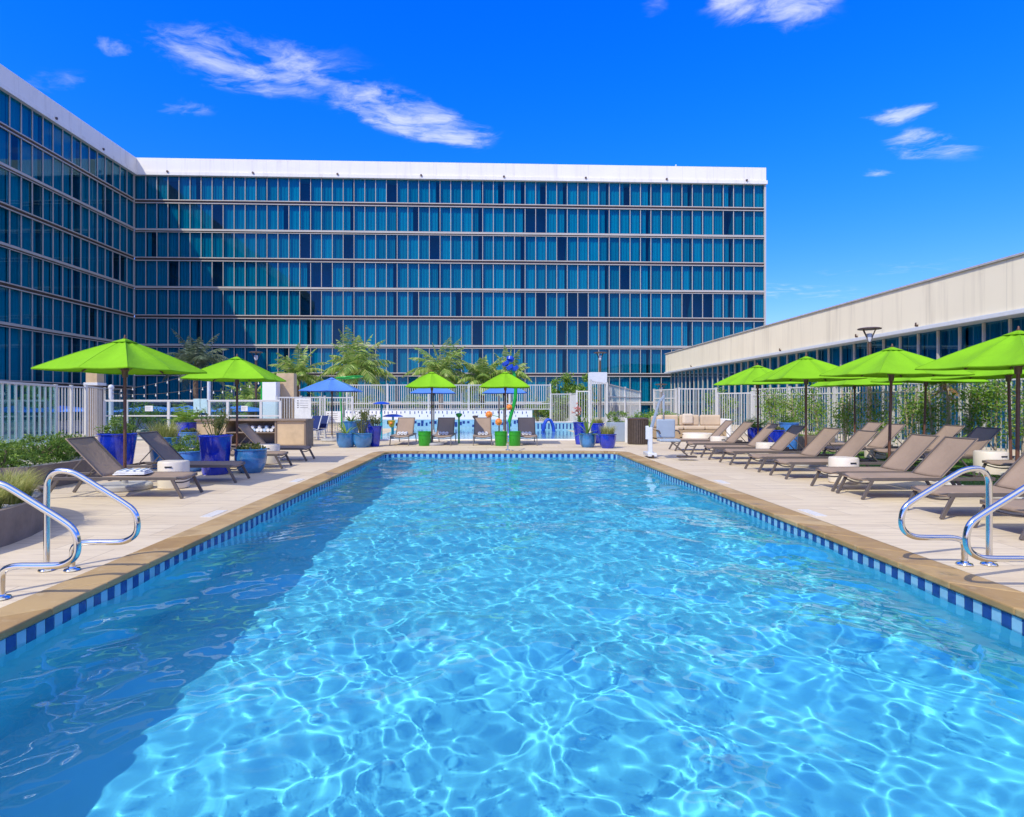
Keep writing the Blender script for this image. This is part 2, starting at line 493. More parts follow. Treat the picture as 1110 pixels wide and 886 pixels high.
def sheet_with_hole(name, inner, z, ext, m):
    """flat sheet reaching out to ext = (x0,x1,y0,y1) round a hole"""
    n = len(inner); mb = MB()
    cx = sum(p[0] for p in inner) / n; cy = sum(p[1] for p in inner) / n
    outer = []
    for x, y in inner:
        dx, dy = x - cx, y - cy
        k = min((ext[1] - cx) / dx if dx > 0 else (ext[0] - cx) / dx if dx < 0 else 1e9, (ext[3] - cy) / dy if dy > 0 else (ext[2] - cy) / dy if dy < 0 else 1e9)
        outer.append((cx + dx * k, cy + dy * k))
    corner = [(ext[0], ext[2]), (ext[1], ext[2]), (ext[1], ext[3]), (ext[0], ext[3])]
    vs = [(x, y, z) for x, y in inner] + [(x, y, z) for x, y in outer] + [(x, y, z) for x, y in corner]
    fs = []
    def side(p):
        return 'x0' if abs(p[0] - ext[0]) < 1e-6 else 'x1' if abs(p[0] - ext[1]) < 1e-6 else 'y0' if abs(p[1] - ext[2]) < 1e-6 else 'y1'
    order = ['y0', 'x1', 'y1', 'x0']; after = [1, 2, 3, 0]
    for i in range(n):
        j = (i + 1) % n
        a, b = order.index(side(outer[i])), order.index(side(outer[j]))
        cs = []
        while a != b: cs.append(2 * n + after[a]); a = (a + 1) % 4
        fs.append((i, n + i, *cs, n + j, j))
    mb.add(vs, fs)
    return tag(mb.build(name, m), kind='structure')


sheet_with_hole('ground', OUT, -.06, (-900, 900, -900, 900), M['ground'])
sheet_with_hole('pool_deck', [(x, y) for x, y in OUT], 0, (-19, 16.2, -14, 44), M['deck'])

mb = MB()      # basin walls and floor
n = len(RIM)
seg = 1
vs = [(x, y, -.06) for x, y in RIM] + [(x, y, -DEPTH) for x, y in RIM]
mb.add(vs, [tuple(range(n, 2 * n))] + [(i, n + i, n + (i + 1) % n, (i + 1) % n) for i in range(n)])
basin = tag(mb.build('pool_basin', M['plaster']), kind='structure')
basin.cycles.is_caustics_receiver = True
# underwater steps and bench along the right wall are hidden by the glare; the near entry steps:
mb = MB()      # coping stones
mg = MB()
def walk(poly, step):
    """points along a closed line, about every step metres, with outward normals"""
    out = []
    for i in range(len(poly)):
        a = Vector(poly[i]); b = Vector(poly[(i + 1) % len(poly)])
        L = (b - a).length; k = max(1, round(L / step))
        for j in range(k): out.append((a.lerp(b, j / k), a.lerp(b, (j + 1) / k)))
    return out
def off(poly, d):
    n = len(poly); res = []
    for i in range(n):
        p, q, r_ = Vector(poly[i - 1]), Vector(poly[i]), Vector(poly[(i + 1) % n])
        e1 = (q - p).normalized(); e2 = (r_ - q).normalized()
        n1 = Vector((e1.y, -e1.x)); n2 = Vector((e2.y, -e2.x))
        b = (n1 + n2); b /= max(.3, b.dot(n1)) 
        res.append(q + b * d)
    return res
inn = off(RIM, -.03); outr = off(RIM, .345)
for i in range(n):
    j = (i + 1) % n
    a0, a1, b0, b1 = inn[i], inn[j], outr[i], outr[j]
    L = (a1 - a0).length; k = max(1, round(L / .6)) if L > .4 else 1
    for q in range(k):
        g = .004 / max(L, .01) * (1 if L > .4 else 0)
        t0 = q / k + g; t1 = (q + 1) / k - g
        c0, c1, d0, d1 = a0.lerp(a1, t0), a0.lerp(a1, t1), b0.lerp(b1, t0), b0.lerp(b1, t1)
        h = .006 + rnd.uniform(0, .003)
        mb.prism([tuple(d0), tuple(d1), tuple(c1), tuple(c0)], -.052, h)
cop = tag(mb.build('pool_coping', M['coping'], bevel=.012), kind='structure')
inn2 = off(RIM, -.015); outr2 = off(RIM, .335)
mb = MB()
for i in range(n):
    j = (i + 1) % n
    mb.prism([tuple(outr2[i]), tuple(outr2[j]), tuple(inn2[j]), tuple(inn2[i])], -.050, -.004)
tag(mb.build('coping_bed', M['grout']), kind='structure')

mb = MB()      # waterline tiles, alternating dark and pale
k = 0
for i in range(n):
    a = Vector(RIM[i]); b = Vector(RIM[(i + 1) % n]); L = (b - a).length
    if L < .01: continue
    e = (b - a) / L; nn = Vector((-e.y, e.x))
    cnt = max(1, round(L / .085))
    for q in range(cnt):
        c0 = a + e * (L * q / cnt + .0025); c1 = a + e * (L * (q + 1) / cnt - .0025)
        mb.cur = k % 2; k += 1
        mb.prism([tuple(c0), tuple(c1), tuple(c1 + nn * .007), tuple(c0 + nn * .007)], -.205, -.062)
tl = tag(mb.build('waterline_tiles', [M['tile_dark'], M['tile_light']]), kind='structure')
tl.cycles.is_caustics_receiver = True

# pool water: one rippled surface
rng = np.random.default_rng(11)
st = .021
wx0, wx1, wy0, wy1 = X0 + .004, X1 - .004, Y0 + .004, Y1 - .004
nx = int((wx1 - wx0) / st); ny = int((wy1 - wy0) / st)
gx, gy = np.meshgrid(np.linspace(wx0, wx1, nx), np.linspace(wy0, wy1, ny))
gz = np.zeros_like(gx)
for i in range(120):
    lam = .10 * (1.6 / .10) ** rng.random()
    kk = 2 * PI / lam
    th = rng.uniform(0, 2 * PI)
    gz += .00142 * lam ** 1.36 * np.sin(kk * (gx * math.cos(th) + gy * math.sin(th)) + rng.random() * 6.283)
for i in range(7):                                # slow swell
    lam = rng.uniform(1.6, 3.4); th = rng.uniform(0, 2 * PI)
    gz += .0062 * lam / 2 * np.sin(2 * PI / lam * (gx * math.cos(th) + gy * math.sin(th)) + rng.random() * 6.283)
amp = 1 + .22 * np.sin(gx * .9 + 1.3 + .6 * np.sin(gy * .5)) * np.sin(gy * .65 + .4)
gz *= amp
vs = np.stack([gx, gy, gz + WATER], -1).reshape(-1, 3)
ix = np.arange(nx * ny).reshape(ny, nx)
fs = np.stack([ix[:-1, :-1], ix[:-1, 1:], ix[1:, 1:], ix[1:, :-1]], -1).reshape(-1, 4)
me = bpy.data.meshes.new('pool_water'); me.from_pydata(vs.tolist(), [], fs.tolist()); me.shade_smooth()
mw, t, p = base_mat('pool_water')
mw.node_tree.nodes.remove(p)
g = t.n('BsdfGlass'); g.inputs['IOR'].default_value = 1.33; g.inputs['Roughness'].default_value = 0; g.inputs['Color'].default_value = (.84, .98, 1, 1)
mw.node_tree.links.new(g.outputs[0], mw.node_tree.nodes['Material Output'].inputs[0])
me.materials.append(mw)
water = bpy.data.objects.new('pool_water', me); COL.objects.link(water)
water.cycles.is_caustics_caster = True
tag(water, kind='structure')
# ------------------------------------------------------------------ glass fronted buildings
def facade(root, length, mod, rows, zbands, depth, mull=.055, tall_skip=(), near=None, wname='window', pane=None, gl=.03, lowpane=None):
    """curtain wall on the plane y=0 facing -y, in the local frame of root.
    rows = (z0, z1) of each glazed storey; windows that show largest are parts, the rest one part"""
    nmod = int(round(length / mod)); mod = length / nmod
    cells = []
    for ri, (z0, z1) in enumerate(rows):
        for k in range(nmod):
            cells.append((near(k * mod, ri) if near else 0, k, ri, z0, z1))
    cells.sort(key=lambda c: c[0])
    rest = MB(); r2 = random.Random(int(length * 10))
    open_cols = {}
    for ci, (_, k, ri, z0, z1) in enumerate(cells):
        x0 = k * mod + mull / 2; x1 = (k + 1) * mod - mull / 2
        mb = MB() if ci < 100 else rest
        mb.cur = 0
        t1, t2 = r2.gauss(0, .0016), r2.gauss(0, .0022)
        w2 = (x1 - x0) / 2; h2 = (z1 - z0) / 2
        q = [(x0, -gl - t1 * w2 - t2 * h2, z0), (x1, -gl + t1 * w2 - t2 * h2, z0), (x1, -gl + t1 * w2 + t2 * h2, z1), (x0, -gl - t1 * w2 + t2 * h2, z1)]
        mb.add(q, [(0, 1, 2, 3)])
        # drawn curtain behind the pane: rooms are four panes wide
        room = (k // 4, ri); pos = k % 4
        if room not in open_cols: open_cols[room] = r2.choice([0] * 12 + [1, 1, 1, 3, 3, 4])
        oc = open_cols[room]
        a, b = 0., 1.
        if (oc == 1 and pos == 3) or (oc == 2 and pos in (1, 2)) or (oc == 4 and pos in (0, 1)): a, b = 1., 1.
        elif oc == 3 and pos == 1: b = .45
        elif pos == 3: b = r2.choice((.62, .8, .86))
        if r2.random() < .012: a = b = 1.
        if b - a > .1:
            mb.cur = 1
            ns = 10; cx0 = x0 + (x1 - x0) * a; cx1 = x0 + (x1 - x0) * b
            ph = r2.random() * 6
            vs = []
            for i in range(ns + 1):
                xx = cx0 + (cx1 - cx0) * i / ns
                yy = .22 + .035 * math.sin(ph + i * 2.1) + .015 * math.sin(i * 5.3 + ph)
                vs += [(xx, yy, z0 - .05), (xx, yy, z1 + .05)]
            mb.add(vs, [(2 * i, 2 * i + 2, 2 * i + 3, 2 * i + 1) for i in range(ns)])
        if ci < 100: mb.build(wname, [(lowpane if lowpane and ri == len(rows) - 1 else pane) or M['pane'], M['curtain']], root)
    if rest.v: tag(rest.build('windows', [pane or M['pane'], M['curtain']], root), kind='stuff')
    # rooms behind
    core = MB()
    zs = [r[0] for r in rows] + [r[1] for r in rows]
    zb0, zt0 = min(zs), max(zs)
    core.bb(0, length, 1.6, depth, zb0 - 3, zt0 + .3)
    for z0, z1 in rows: core.bb(0, length, .1, 1.61, z1 + .06, z1 + .22)
    for k in range(0, nmod + 1, 4): core.bb(k * mod - .06, k * mod + .06, .1, 1.62, zb0, zt0)
    core.build('inner_wall', M['interior'], root)
    fr = MB()
    for z0, z1 in rows:
        for k in range(nmod + 1):
            fr.bb(k * mod - mull / 2, k * mod + mull / 2, -.10, .04, z0, z1)
    fr.build('mullion_grid', M['alu'], root)
    return mod


def bands(root, x0, x1, zb, first_double=True):
    for i, z in enumerate(zb):
        mb = MB()
        if (i % 2 == 0) == first_double:
            mb.bb(x0, x1, -.16, .05, z + .11, z + .20); mb.bb(x0, x1, -.16, .05, z - .20, z - .12); mb.cur = 1
            mb.bb(x0, x1, -.03, .06, z - .13, z + .12)
        else:
            mb.bb(x0, x1, -.19, .05, z - .05, z + .15); mb.bb(x0, x1, -.13, .05, z - .21, z - .15); mb.cur = 1
            mb.bb(x0, x1, -.04, .06, z - .16, z - .04)
        mb.build('floor_band', [M['alu'], M['bronze']], root)


ZB = [22.36, 19.38, 16.39, 13.41, 10.42, 7.42]
PB, PT = 24.99, 26.8

# back building, turned a little so that its right end is farther off
bk = thing('hotel_building', 'long blue glass hotel block with white roof parapet closing the far end of terrace', 'building', (-36.9, 62, 0), R(2.29))
LB = 66.5
zb = ZB + [4.45, 1.45]
rows = []
top = PB
for z in zb: rows.append((z + .2, top)); top = z - .2
rows.append((-.6, top))
facade(bk, LB, 1.127, rows, zb, 14, near=lambda x, ri: x + abs(ri - 3) * 3)
bands(bk, 0, LB + .02, zb)
mb = MB(); mb.bb(-.3, LB + .12, -.28, 14, PB + .42, PT); mb.build('parapet', M['parapet'], bk, bevel=.03)
mb = MB(); mb.bb(-.2, LB + .22, -.40, 14.1, PB, PB + .40); mb.build('cornice', M['parapet'], bk, bevel=.03)
for x in np.arange(3.5, LB, 8.7):
    mb = MB(); mb.tube([(x, -.5, PB + .36), (x, -.3, PB + .36)], .11, 10); mb.build('roof_drain', M['bronze'], bk)
mb = MB(); mb.bb(LB - .05, LB + .14, -.2, .3, -1, PB); mb.bb(LB, LB + .05, .3, 14, -1, PB); mb.build('end_wall', M['alu'], bk)
mb = MB(); mb.tube([(57.2, 1, PT), (57.2, 1, PT + .55)], .03, 6); mb.ball((57.2, 1, PT + .6), .09, 6); mb.build('roof_antenna', M['ltgrey'], bk)
mb = MB(); mb.bb(-10, LB, 1.5, 14, PB, PB + 1.2); mb.build('roof', M['concrete'], bk)

# left wing
lw = thing('hotel_wing', 'tall blue glass wing in shade running along the left side of the terrace', 'building', (-36.9, -28, 0), R(90))
LL = 90.
zl = ZB + [3.0]
rows = []
top = PB
for z in zl: rows.append((z + .2, top)); top = z - .2
rows.append((-.6, top))
facade(lw, LL - .35, 1.137, rows, zl, 14, near=lambda x, ri: (LL - x) if x > 70 else 200 + abs(x - 70), lowpane=M['pane_pale'])
bands(lw, 0, LL - .21, zl)
mb = MB(); mb.bb(0, LL - .1, -.28, 14, PB + .42, PT); mb.build('parapet', M['parapet'], lw, bevel=.03)
mb = MB(); mb.bb(0, LL - .38, -.40, 14, PB, PB + .40); mb.build('cornice', M['parapet'], lw, bevel=.03)
mb = MB(); mb.bb(0, LL - 12.8, .5, 12, PT - .1, PT + .42); mb.build('roof_edge', M['fascia'], lw)
for x in np.arange(5., LL - 2, 6.1):
    mb = MB(); mb.tube([(x, -.5, PB + .36), (x, -.3, PB + .36)], .11, 10); mb.build('roof_drain', M['bronze'], lw)
mb = MB(); mb.bb(0, .1, 0, 14, -1, PB); mb.bb(LL - .345, LL - .28, -.10, 14, -1, PB + .5); mb.build('end_wall', M['alu'], lw)

# low hall on the right
RX = 16.5
rb = thing('banquet_hall', 'low hall with deep cream fascia over a strip of blue windows on the right', 'building', (RX + .55, 56.3, 0), R(-90))
LR = 73.5
zf = EYE + .168 * RX; zt = EYE + .2785 * RX
facade(rb, LR, 1.05, [(-.3, zf - .02)], [], 16, mull=.07, near=lambda x, ri: abs(x - 20) if x < 42 else 200 + x, pane=M['pane_low'])
mb = MB(); mb.bb(-.15, LR, -.55, 16, zf + .16, zt); mb.build('fascia', M['fascia'], rb, bevel=.02)
mb = MB(); mb.bb(-.2, LR, -.66, 16, zf, zf + .155); mb.build('gutter', M['ltgrey'], rb, bevel=.02)
mb = MB(); mb.bb(-.2, LR, -.62, 16, zt + .002, zt + .07); mb.build('roof_edge', M['concrete'], rb)
mb = MB(); mb.bb(-.12, 0, -.05, 16, -1, zf); mb.build('end_wall', M['parapet'], rb)
for x in (7.2, 22.3, 29.4, 33.2):
    mb = MB(); mb.box((x, -.60, zf + .22), (.07, .09, .07)); mb.tube([(x, -.63, zf + .25), (x, -.63, zf + .33)], .03, 8); mb.build('floodlight', M['bronze'], rb)


# ------------------------------------------------------------------ umbrellas
def make_umbrella(label, cloth, half=.89, base='disc', group='lime green umbrellas', name='umbrella', ht=1., tilt=0.):
    u = thing(name, label, 'umbrella', group=group)
    ZE, ZA = 2.0 * ht, 2.52 * ht
    mb = MB(); mb.tube([(0, 0, .05), (0, 0, 1.0), (0, 0, ZA - .1)], .026, 12); mb.build('pole', M['pole'], u, smooth=40)
    mb = MB(); mb.lathe([(.045, ZE - .12), (.05, ZE - .02), (.07, ZE), (.07, ZE + .05), (.04, ZE + .08)], 14); mb.build('hub', M['bronze'], u, smooth=40)
    if base == 'disc':
        mb = MB(); mb.lathe([(.0, 0), (.40, 0), (.415, .02), (.415, .075), (.39, .095), (.05, .10), (.045, .22), (.0, .22)], 36, cap=False)
        mb.build('base_disc', M['concrete'], u, smooth=35)
    # cloth: four gores each way, sagging between the ribs
    mb = MB(); N = 10; rows_ = 9
    def edge(a):
        """point of the square rim at angle index a (0..8N)"""
        k = (a // N) % 8; f = (a % N) / N
        c = [(1, 0), (1, 1), (0, 1), (-1, 1), (-1, 0), (-1, -1), (0, -1), (1, -1)]
        p0, p1 = c[k], c[(k + 1) % 8]
        pull = .05 * math.sin(PI * f)
        return (p0[0] + (p1[0] - p0[0]) * f) * half * (1 - pull), (p0[1] + (p1[1] - p0[1]) * f) * half * (1 - pull), f
    def surf(a, t):
        ex, ey, f = edge(a)
        z = ZA - (ZA - ZE) * t - .05 * math.sin(PI * t) * -.5
        z -= .038 * math.sin(PI * f) * math.sin(PI * min(1, t * .9)) 
        return ex * t, ey * t, z
    na = 8 * N
    vs = [surf(a, .03 + .97 * i / rows_) for i in range(rows_ + 1) for a in range(na)]
    fs = [(i * na + a, i * na + (a + 1) % na, (i + 1) * na + (a + 1) % na, (i + 1) * na + a) for i in range(rows_) for a in range(na)]
    m0 = len(vs)
    vs += [(x, y, z - .022) for x, y, z in vs[-na:]]          # short valance hem
    fs += [(rows_ * na + a, rows_ * na + (a + 1) % na, m0 + (a + 1) % na, m0 + a) for a in range(na)]
    mb.add(vs, [f[::-1] for f in fs])
    mb.cur = 1                                                 # stitched seams over the ribs
    for k in range(8):
        mb.tube([(x, y, z + .002) for x, y, z in (surf(k * N, .14 + .85 * i / 8) for i in range(9))], .0035, 4, cap=False)
    mb.cur = 0
    can = mb.build('canopy', [cloth, M['seam']], u, smooth=50)
    sd = can.modifiers.new('solidify', 'SOLIDIFY'); sd.thickness = .004
    mb = MB()                                                  # vent cap
    vs = [(0, 0, ZA + .02)]
    vs += [(x * .15, y * .15, ZA - .052) for a in range(na) for x, y, f in [edge(a)]]
    mb.add(vs, [(0, 1 + a, 1 + (a + 1) % na) for a in range(na)])
    cap = mb.build('vent', cloth, can, smooth=50)
    sd = cap.modifiers.new('solidify', 'SOLIDIFY'); sd.thickness = .004
    mb = MB(); mb.lathe([(.0, 0), (.022, 0), (.026, .02), (.012, .04), (.016, .06), (.0, .075)], 10, (0, 0, ZA + .005), cap=False); mb.build('finial', M['pole'], u, smooth=True)
    for k in range(8):
        ex, ey, f = edge(k * N)
        mb = MB(); mb.bar((ex * .04, ey * .04, ZA - .07), (ex * .97, ey * .97, ZE - .012), .018, .022)
        mb.bar((ex * .06, ey * .06, ZE + .02), (ex * .5, ey * .5, (ZA + ZE) / 2 - .03), .014, .018)
        mb.build('rib', M['rib'], u)
    return u


GU = 'lime green umbrellas'
ua = make_umbrella('lime green umbrella beside the two nearest loungers on the left deck', M['green'])
ua.location = (-6.15, 10.05, 0); ua.rotation_euler = (0, 0, R(-12))
clone(ua, 'lime green umbrella in front of the tan towel bar, left of the pool', (-5.92, 13.95, 0), R(4))
rightU = [
    ((7.65, 17.1, 0), R(5), 'farthest lime green umbrella of the right poolside row, next to the beige sofa'),
    ((7.30, 13.85, 0), R(-4), 'second lime green umbrella from the sofa in the right poolside row'),
    ((7.72, 11.6, 0), R(3), 'third lime green umbrella from the sofa in right poolside row, lamp post behind it'),
    ((7.88, 8.95, 0), R(8), 'nearest and largest looking lime green umbrella on the right, cut by the photo edge'),
    ((11.15, 18.3, 0), R(2), 'farthest lime green umbrella of the back row standing on the lawn by the white fence'),
    ((11.0, 15.2, 0), R(-6), 'middle lime green umbrella of the back row on the lawn, dried palm leaf close by'),
    ((10.45, 12.0, 0), R(6), 'nearest back row lime green umbrella on the lawn, behind the largest looking right umbrella'),
]
for loc, rz, lab in rightU:
    c = clone(ua, lab, loc, rz); c.rotation_euler = (R(rnd.uniform(-1.3, 1.3)), R(rnd.uniform(-1.3, 1.3)), rz)
ug = make_umbrella('lime green umbrella at the far pool end, left of two, one green bin beside it', M['green'], .84)
ug.location = (-2.03, 20.6, 0); ug.rotation_euler = (0, 0, R(3))
clone(ug, 'lime green umbrella at the far pool end between two green bins', (.50, 20.6, 0), R(-3))
BU = 'blue umbrellas of the splash pool'
ub = make_umbrella('blue umbrella with a white base left of the far blue pots', M['blue'], 1.0, group=BU, ht=.955)
ub.location = (-6.03, 22.7, 0); ub.rotation_euler = (0, 0, R(4))
clone(ub, 'blue umbrella half hidden behind the left far green umbrella', (-2.62, 27.5, 0), R(2))
clone(ub, 'blue umbrella half hidden behind the right far green umbrella', (.60, 27.5, 0), R(2))
us = make_umbrella('low blue umbrella behind the glass railing, leftmost, seen through the white pickets', M['blue'], 1.35, group=BU, ht=.52)
us.location = (-21.5, 30, 0)
clone(us, 'low blue umbrella behind the glass railing with the small sign', (-17.1, 30, 0), R(5))
clone(us, 'low blue umbrella behind the glass railing, above the cobalt pot with a palm sprig', (-15.4, 30.5, 0), R(5))
clone(us, 'low blue umbrella behind the glass railing, just left of the white and green pillar', (-13.0, 31, 0), R(9))


# ------------------------------------------------------------------ sun loungers
def make_lounger(label, back=46., shade=0):
    o = thing('sun_lounger', label, 'sun lounger', group='taupe sling sun loungers')
    Wd = .66; h = .335; lm = M['lframe']
    hx = 1.18; bl = .80
    for s in (-1, 1):
        y = s * (Wd / 2 - .016)
        mb = MB(); mb.bar((.06, y, h - .03), (2.0, y, h - .03), .03, .05)
        mb.build('side_rail', lm, o, bevel=.006)
        mb = MB(); mb.bar((.14, y, h - .03), (-.02, y, .004), .028, .05, (1, 0, 0)); mb.build('leg', lm, o, bevel=.006)
        mb = MB(); mb.bar((1.86, y, h - .04), (2.06, y, .004), .028, .05, (1, 0, 0)); mb.build('leg', lm, o, bevel=.006)
    mb = MB()          # dipped foot bar and a lower brace
    mb.tube([(.08, (i / 12 - .5) * (Wd - .03), h - .02 - .045 * math.sin(PI * i / 12)) for i in range(13)], .017, 8); mb.build('foot_bar', lm, o, smooth=40)
    mb = MB(); mb.tube([(.10, (i / 8 - .5) * (Wd - .03), h - .085 - .035 * math.sin(PI * i / 8)) for i in range(9)], .012, 8); mb.build('foot_brace', lm, o, smooth=40)
    for xx, zz, ww in ((1.98, .03, .04), (hx - .1, .05, .03)):
        mb = MB(); mb.bar((xx, -Wd / 2, h - zz), (xx, Wd / 2, h - zz), .03, ww); mb.build('cross_bar', lm, o)
    mb = MB()          # seat sling with a slight dip and a rolled front edge
    ns, nw = 16, 8
    def grid(fn, ns, nw, th=.012):
        vs = [fn(i / ns, j / nw) for i in range(ns + 1) for j in range(nw + 1)]
        k = nw + 1
        fs = [(i * k + j, (i + 1) * k + j, (i + 1) * k + j + 1, i * k + j + 1) for i in range(ns) for j in range(nw)]
        m_ = MB().add(vs, fs); return m_
    def seat(u, v):
        y = (v - .5) * (Wd - .012)
        dip = .03 * (1 - (2 * v - 1) ** 2) * (1 if u > .08 else .6 + 5 * u)
        x = .055 + u * (hx - .055)
        z = h + .004 - dip * (.5 + .5 * math.sin(PI * u)) - (.05 * (1 - u / .05) if u < .05 else 0)
        return x, y, z
    sm = grid(seat, 24, 8).build('seat', M['sling'], o, smooth=True)
    sd = sm.modifiers.new('solidify', 'SOLIDIFY'); sd.thickness = .012
    a = R(back)
    def bk_(u, v):
        y = (v - .5) * (Wd - .03)
        d = .035 * (1 - (2 * v - 1) ** 2) * math.sin(PI * min(1, .15 + u * .85))
        l = u * bl
        return hx + .01 + l * math.cos(a) + d * math.sin(a), y, h + .005 + l * math.sin(a) - d * math.cos(a)
    bo = grid(bk_, 14, 8).build('backrest', M['sling'], o, smooth=True)
    sd = bo.modifiers.new('solidify', 'SOLIDIFY'); sd.thickness = .012
    mb = MB()
    tp = (hx + bl * math.cos(a), h + bl * math.sin(a))
    for s in (-1, 1):
        y = s * (Wd / 2 - .03)
        mb.bar((hx, y, h - .012), (tp[0], y, tp[1] - .008), .024, .026)
    mb.bar((tp[0], -Wd / 2 + .018, tp[1] - .01), (tp[0], Wd / 2 - .018, tp[1] - .01), .026, .024)
    mb.build('frame', lm, bo, bevel=.004)
    if back > 10:
        mb = MB(); f = .55
        px_, pz_ = hx + bl * f * math.cos(a), h + bl * f * math.sin(a) - .02
        for s in (-1, 1): mb.bar((px_, s * (Wd / 2 - .06), pz_), (1.80, s * (Wd / 2 - .06), h - .045), .016, .016)
        mb.bar((1.80, -Wd / 2 + .03, h - .045), (1.80, Wd / 2 - .03, h - .045), .016, .016)
        mb.build('back_prop', lm, o)
    return o


l0 = make_lounger('nearest sun lounger on the left deck with a folded towel on its seat')
l0.location = (-4.69, 9.36, 0); l0.rotation_euler = (0, 0, PI)
clone(l0, 'left deck sun lounger standing in front of the cobalt and turquoise plant pots, second nearest', (-4.64, 11.14, 0), PI + R(1))
clone(l0, 'left deck sun lounger with raised back in front of the towel bar shelf', (-4.60, 15.2, 0), PI + R(-1))
lf = make_lounger('left deck sun lounger laid flat behind the low turquoise pot', back=2.)
lf.location = (-4.62, 13.5, 0); lf.rotation_euler = (0, 0, PI)
rows_r = [18.35, 17.0, 15.55, 14.25, 12.8, 11.65, 10.1, 9.26, 7.75, 6.62]
labs = ['farthest sun lounger of the right poolside row, beside the beige sofa',
        'second sun lounger from the sofa in the right poolside row',
        'third sun lounger from the sofa in the right poolside row, cobalt pot behind its back',
        'fourth sun lounger from the sofa in right poolside row, sky blue pot behind it',
        'fifth sun lounger from the sofa in right poolside row, brown planter behind it',
        'sixth sun lounger from the sofa in right poolside row, backrest partly in shade',
        'seventh sun lounger from the sofa in right poolside row, close beside the eighth',
        'nearest right poolside sun lounger seen whole, just beyond the handrails',
        'sun lounger directly behind the right handrails, its backrest cut by the photo edge',
        'sun lounger nearest the camera on the right, only its foot end showing between the handrails']
for i, y in enumerate(rows_r): clone(l0, labs[i], (5.60 + rnd.uniform(-.03, .03), y, 0), R(rnd.uniform(-1.5, 1.5)))
for x, y, rz, lab in ((8.75, 16.3, 0, 'farthest sun lounger of the back row on the lawn'),
                      (8.45, 14.95, 2, 'second sun lounger of the back row on the lawn, umbrella shade across its back'),
                      (9.15, 14.1, -2, 'third sun lounger of the back row on the lawn, below the dried palm leaf'),
                      (8.9, 12.75, 1, 'fourth sun lounger of the lawn back row, shade on its top, cream drum before it'),
                      (9.45, 11.25, 0, 'nearest sun lounger of the lawn back row, only its foot end showing')):
    clone(l0, lab, (x, y, .012), R(rz))
far_l = [(-3.12, 'far end sun lounger beside the cobalt pots, leftmost of the four facing the camera'),
         (-1.68, 'far end sun lounger right of the left far umbrella, in its shade'),
         (-.28, 'far end sun lounger left of the right far umbrella, half its back in shade'),
         (1.26, 'far end sun lounger right of the right far umbrella, in its shade')]
for x, lab in far_l: clone(l0, lab, (x, 20.35, 0), R(90 + rnd.uniform(-2, 2)))

# towels
def towel_roll(label, loc, rz=0.):
    o = MB()
    o.tube([(0, -.17, .055), (0, .17, .055)], .055, 16)
    for s in (-1, 1):
        for r_ in (.018, .036): o.tube([(0, s * .171, .055), (0, s * .174, .055)], r_, 12)
    t_ = o.build('rolled_towel', M['towel'], smooth=40, loc=loc); t_.rotation_euler = (0, 0, rz)
    return tag(t_, label, 'towel', 'rolled white towels on the far loungers')
words = ['leftmost far sun lounger', 'second far sun lounger from the left', 'third far sun lounger from the left', 'rightmost far sun lounger']
for (x, _), wd in zip(far_l, words):
    for s, sd in ((-.12, 'left'), (0., 'middle'), (.12, 'right')):
        towel_roll('%s roll of the three white towels on the %s' % (sd, wd), (x + s, 21.15, .325), 0)

mb = MB()
for k in range(3): mb.box((.0, (k - 1) * .002, .012 + k * .022), (.46 - k * .03, .34 - k * .02, .02), rz=R(3 * k))
ft = mb.build('folded_towel', M['towel'], bevel=.008, loc=(-5.62, 9.40, .333)); ft.rotation_euler = (0, 0, R(8))
tag(ft, 'folded white towel lying on the seat of the nearest left lounger', 'towel')
mb = MB()
for k in range(4): mb.box((-.15 + k * .1, 0, .0725), (.03, .322, .004), rz=R(6))
mb.build('stripe', M['btowel'], ft)

# drum side tables
def drum(label, loc, r=.245, h=.46, name='side_table'):
    o = thing(name, label, 'side table', loc, rnd.uniform(0, 6), 'cream drum side tables')
    mb = MB(); mb.lathe([(0, 0), (r - .02, 0), (r, .02), (r, h - .02), (r - .012, h), (r - .03, h + .003), (0, h + .003)], 36, cap=False)
    mb.build('drum', M['table'], o, smooth=35)
    mb = MB(); mb.box((0, -r, h * .82), (.11, .012, .024)); mb.box((0, r, h * .82), (.11, .012, .024)); mb.build('hand_slot', M['dark'], o)
    return o
for loc, lab in (((-5.42, 10.22, 0), 'cream drum side table between the two nearest left loungers'),
                 ((-5.3, 14.3, 0), 'cream drum side table between the low turquoise pot and the towel bar'),
                 ((6.75, 17.68, 0), 'cream drum side table nearest the sofa in the right poolside row'),
                 ((6.87, 14.9, 0), 'cream drum side table between third and fourth loungers of the right row'),
                 ((6.42, 10.88, 0), 'cream drum side table in the gap beyond the nearest pair of right loungers'),
                 ((10.0, 15.55, .012), 'cream drum side table on the lawn beyond the third front umbrella pole'),
                 ((10.12, 12.1, .012), 'cream drum side table on the lawn right of the nearest whole front lounger')):
    o = drum(lab, loc)
    o.rotation_euler = (0, 0, R(8))
bpy.data.objects['side_table.006'].scale = (1.15, 1.15, 1)
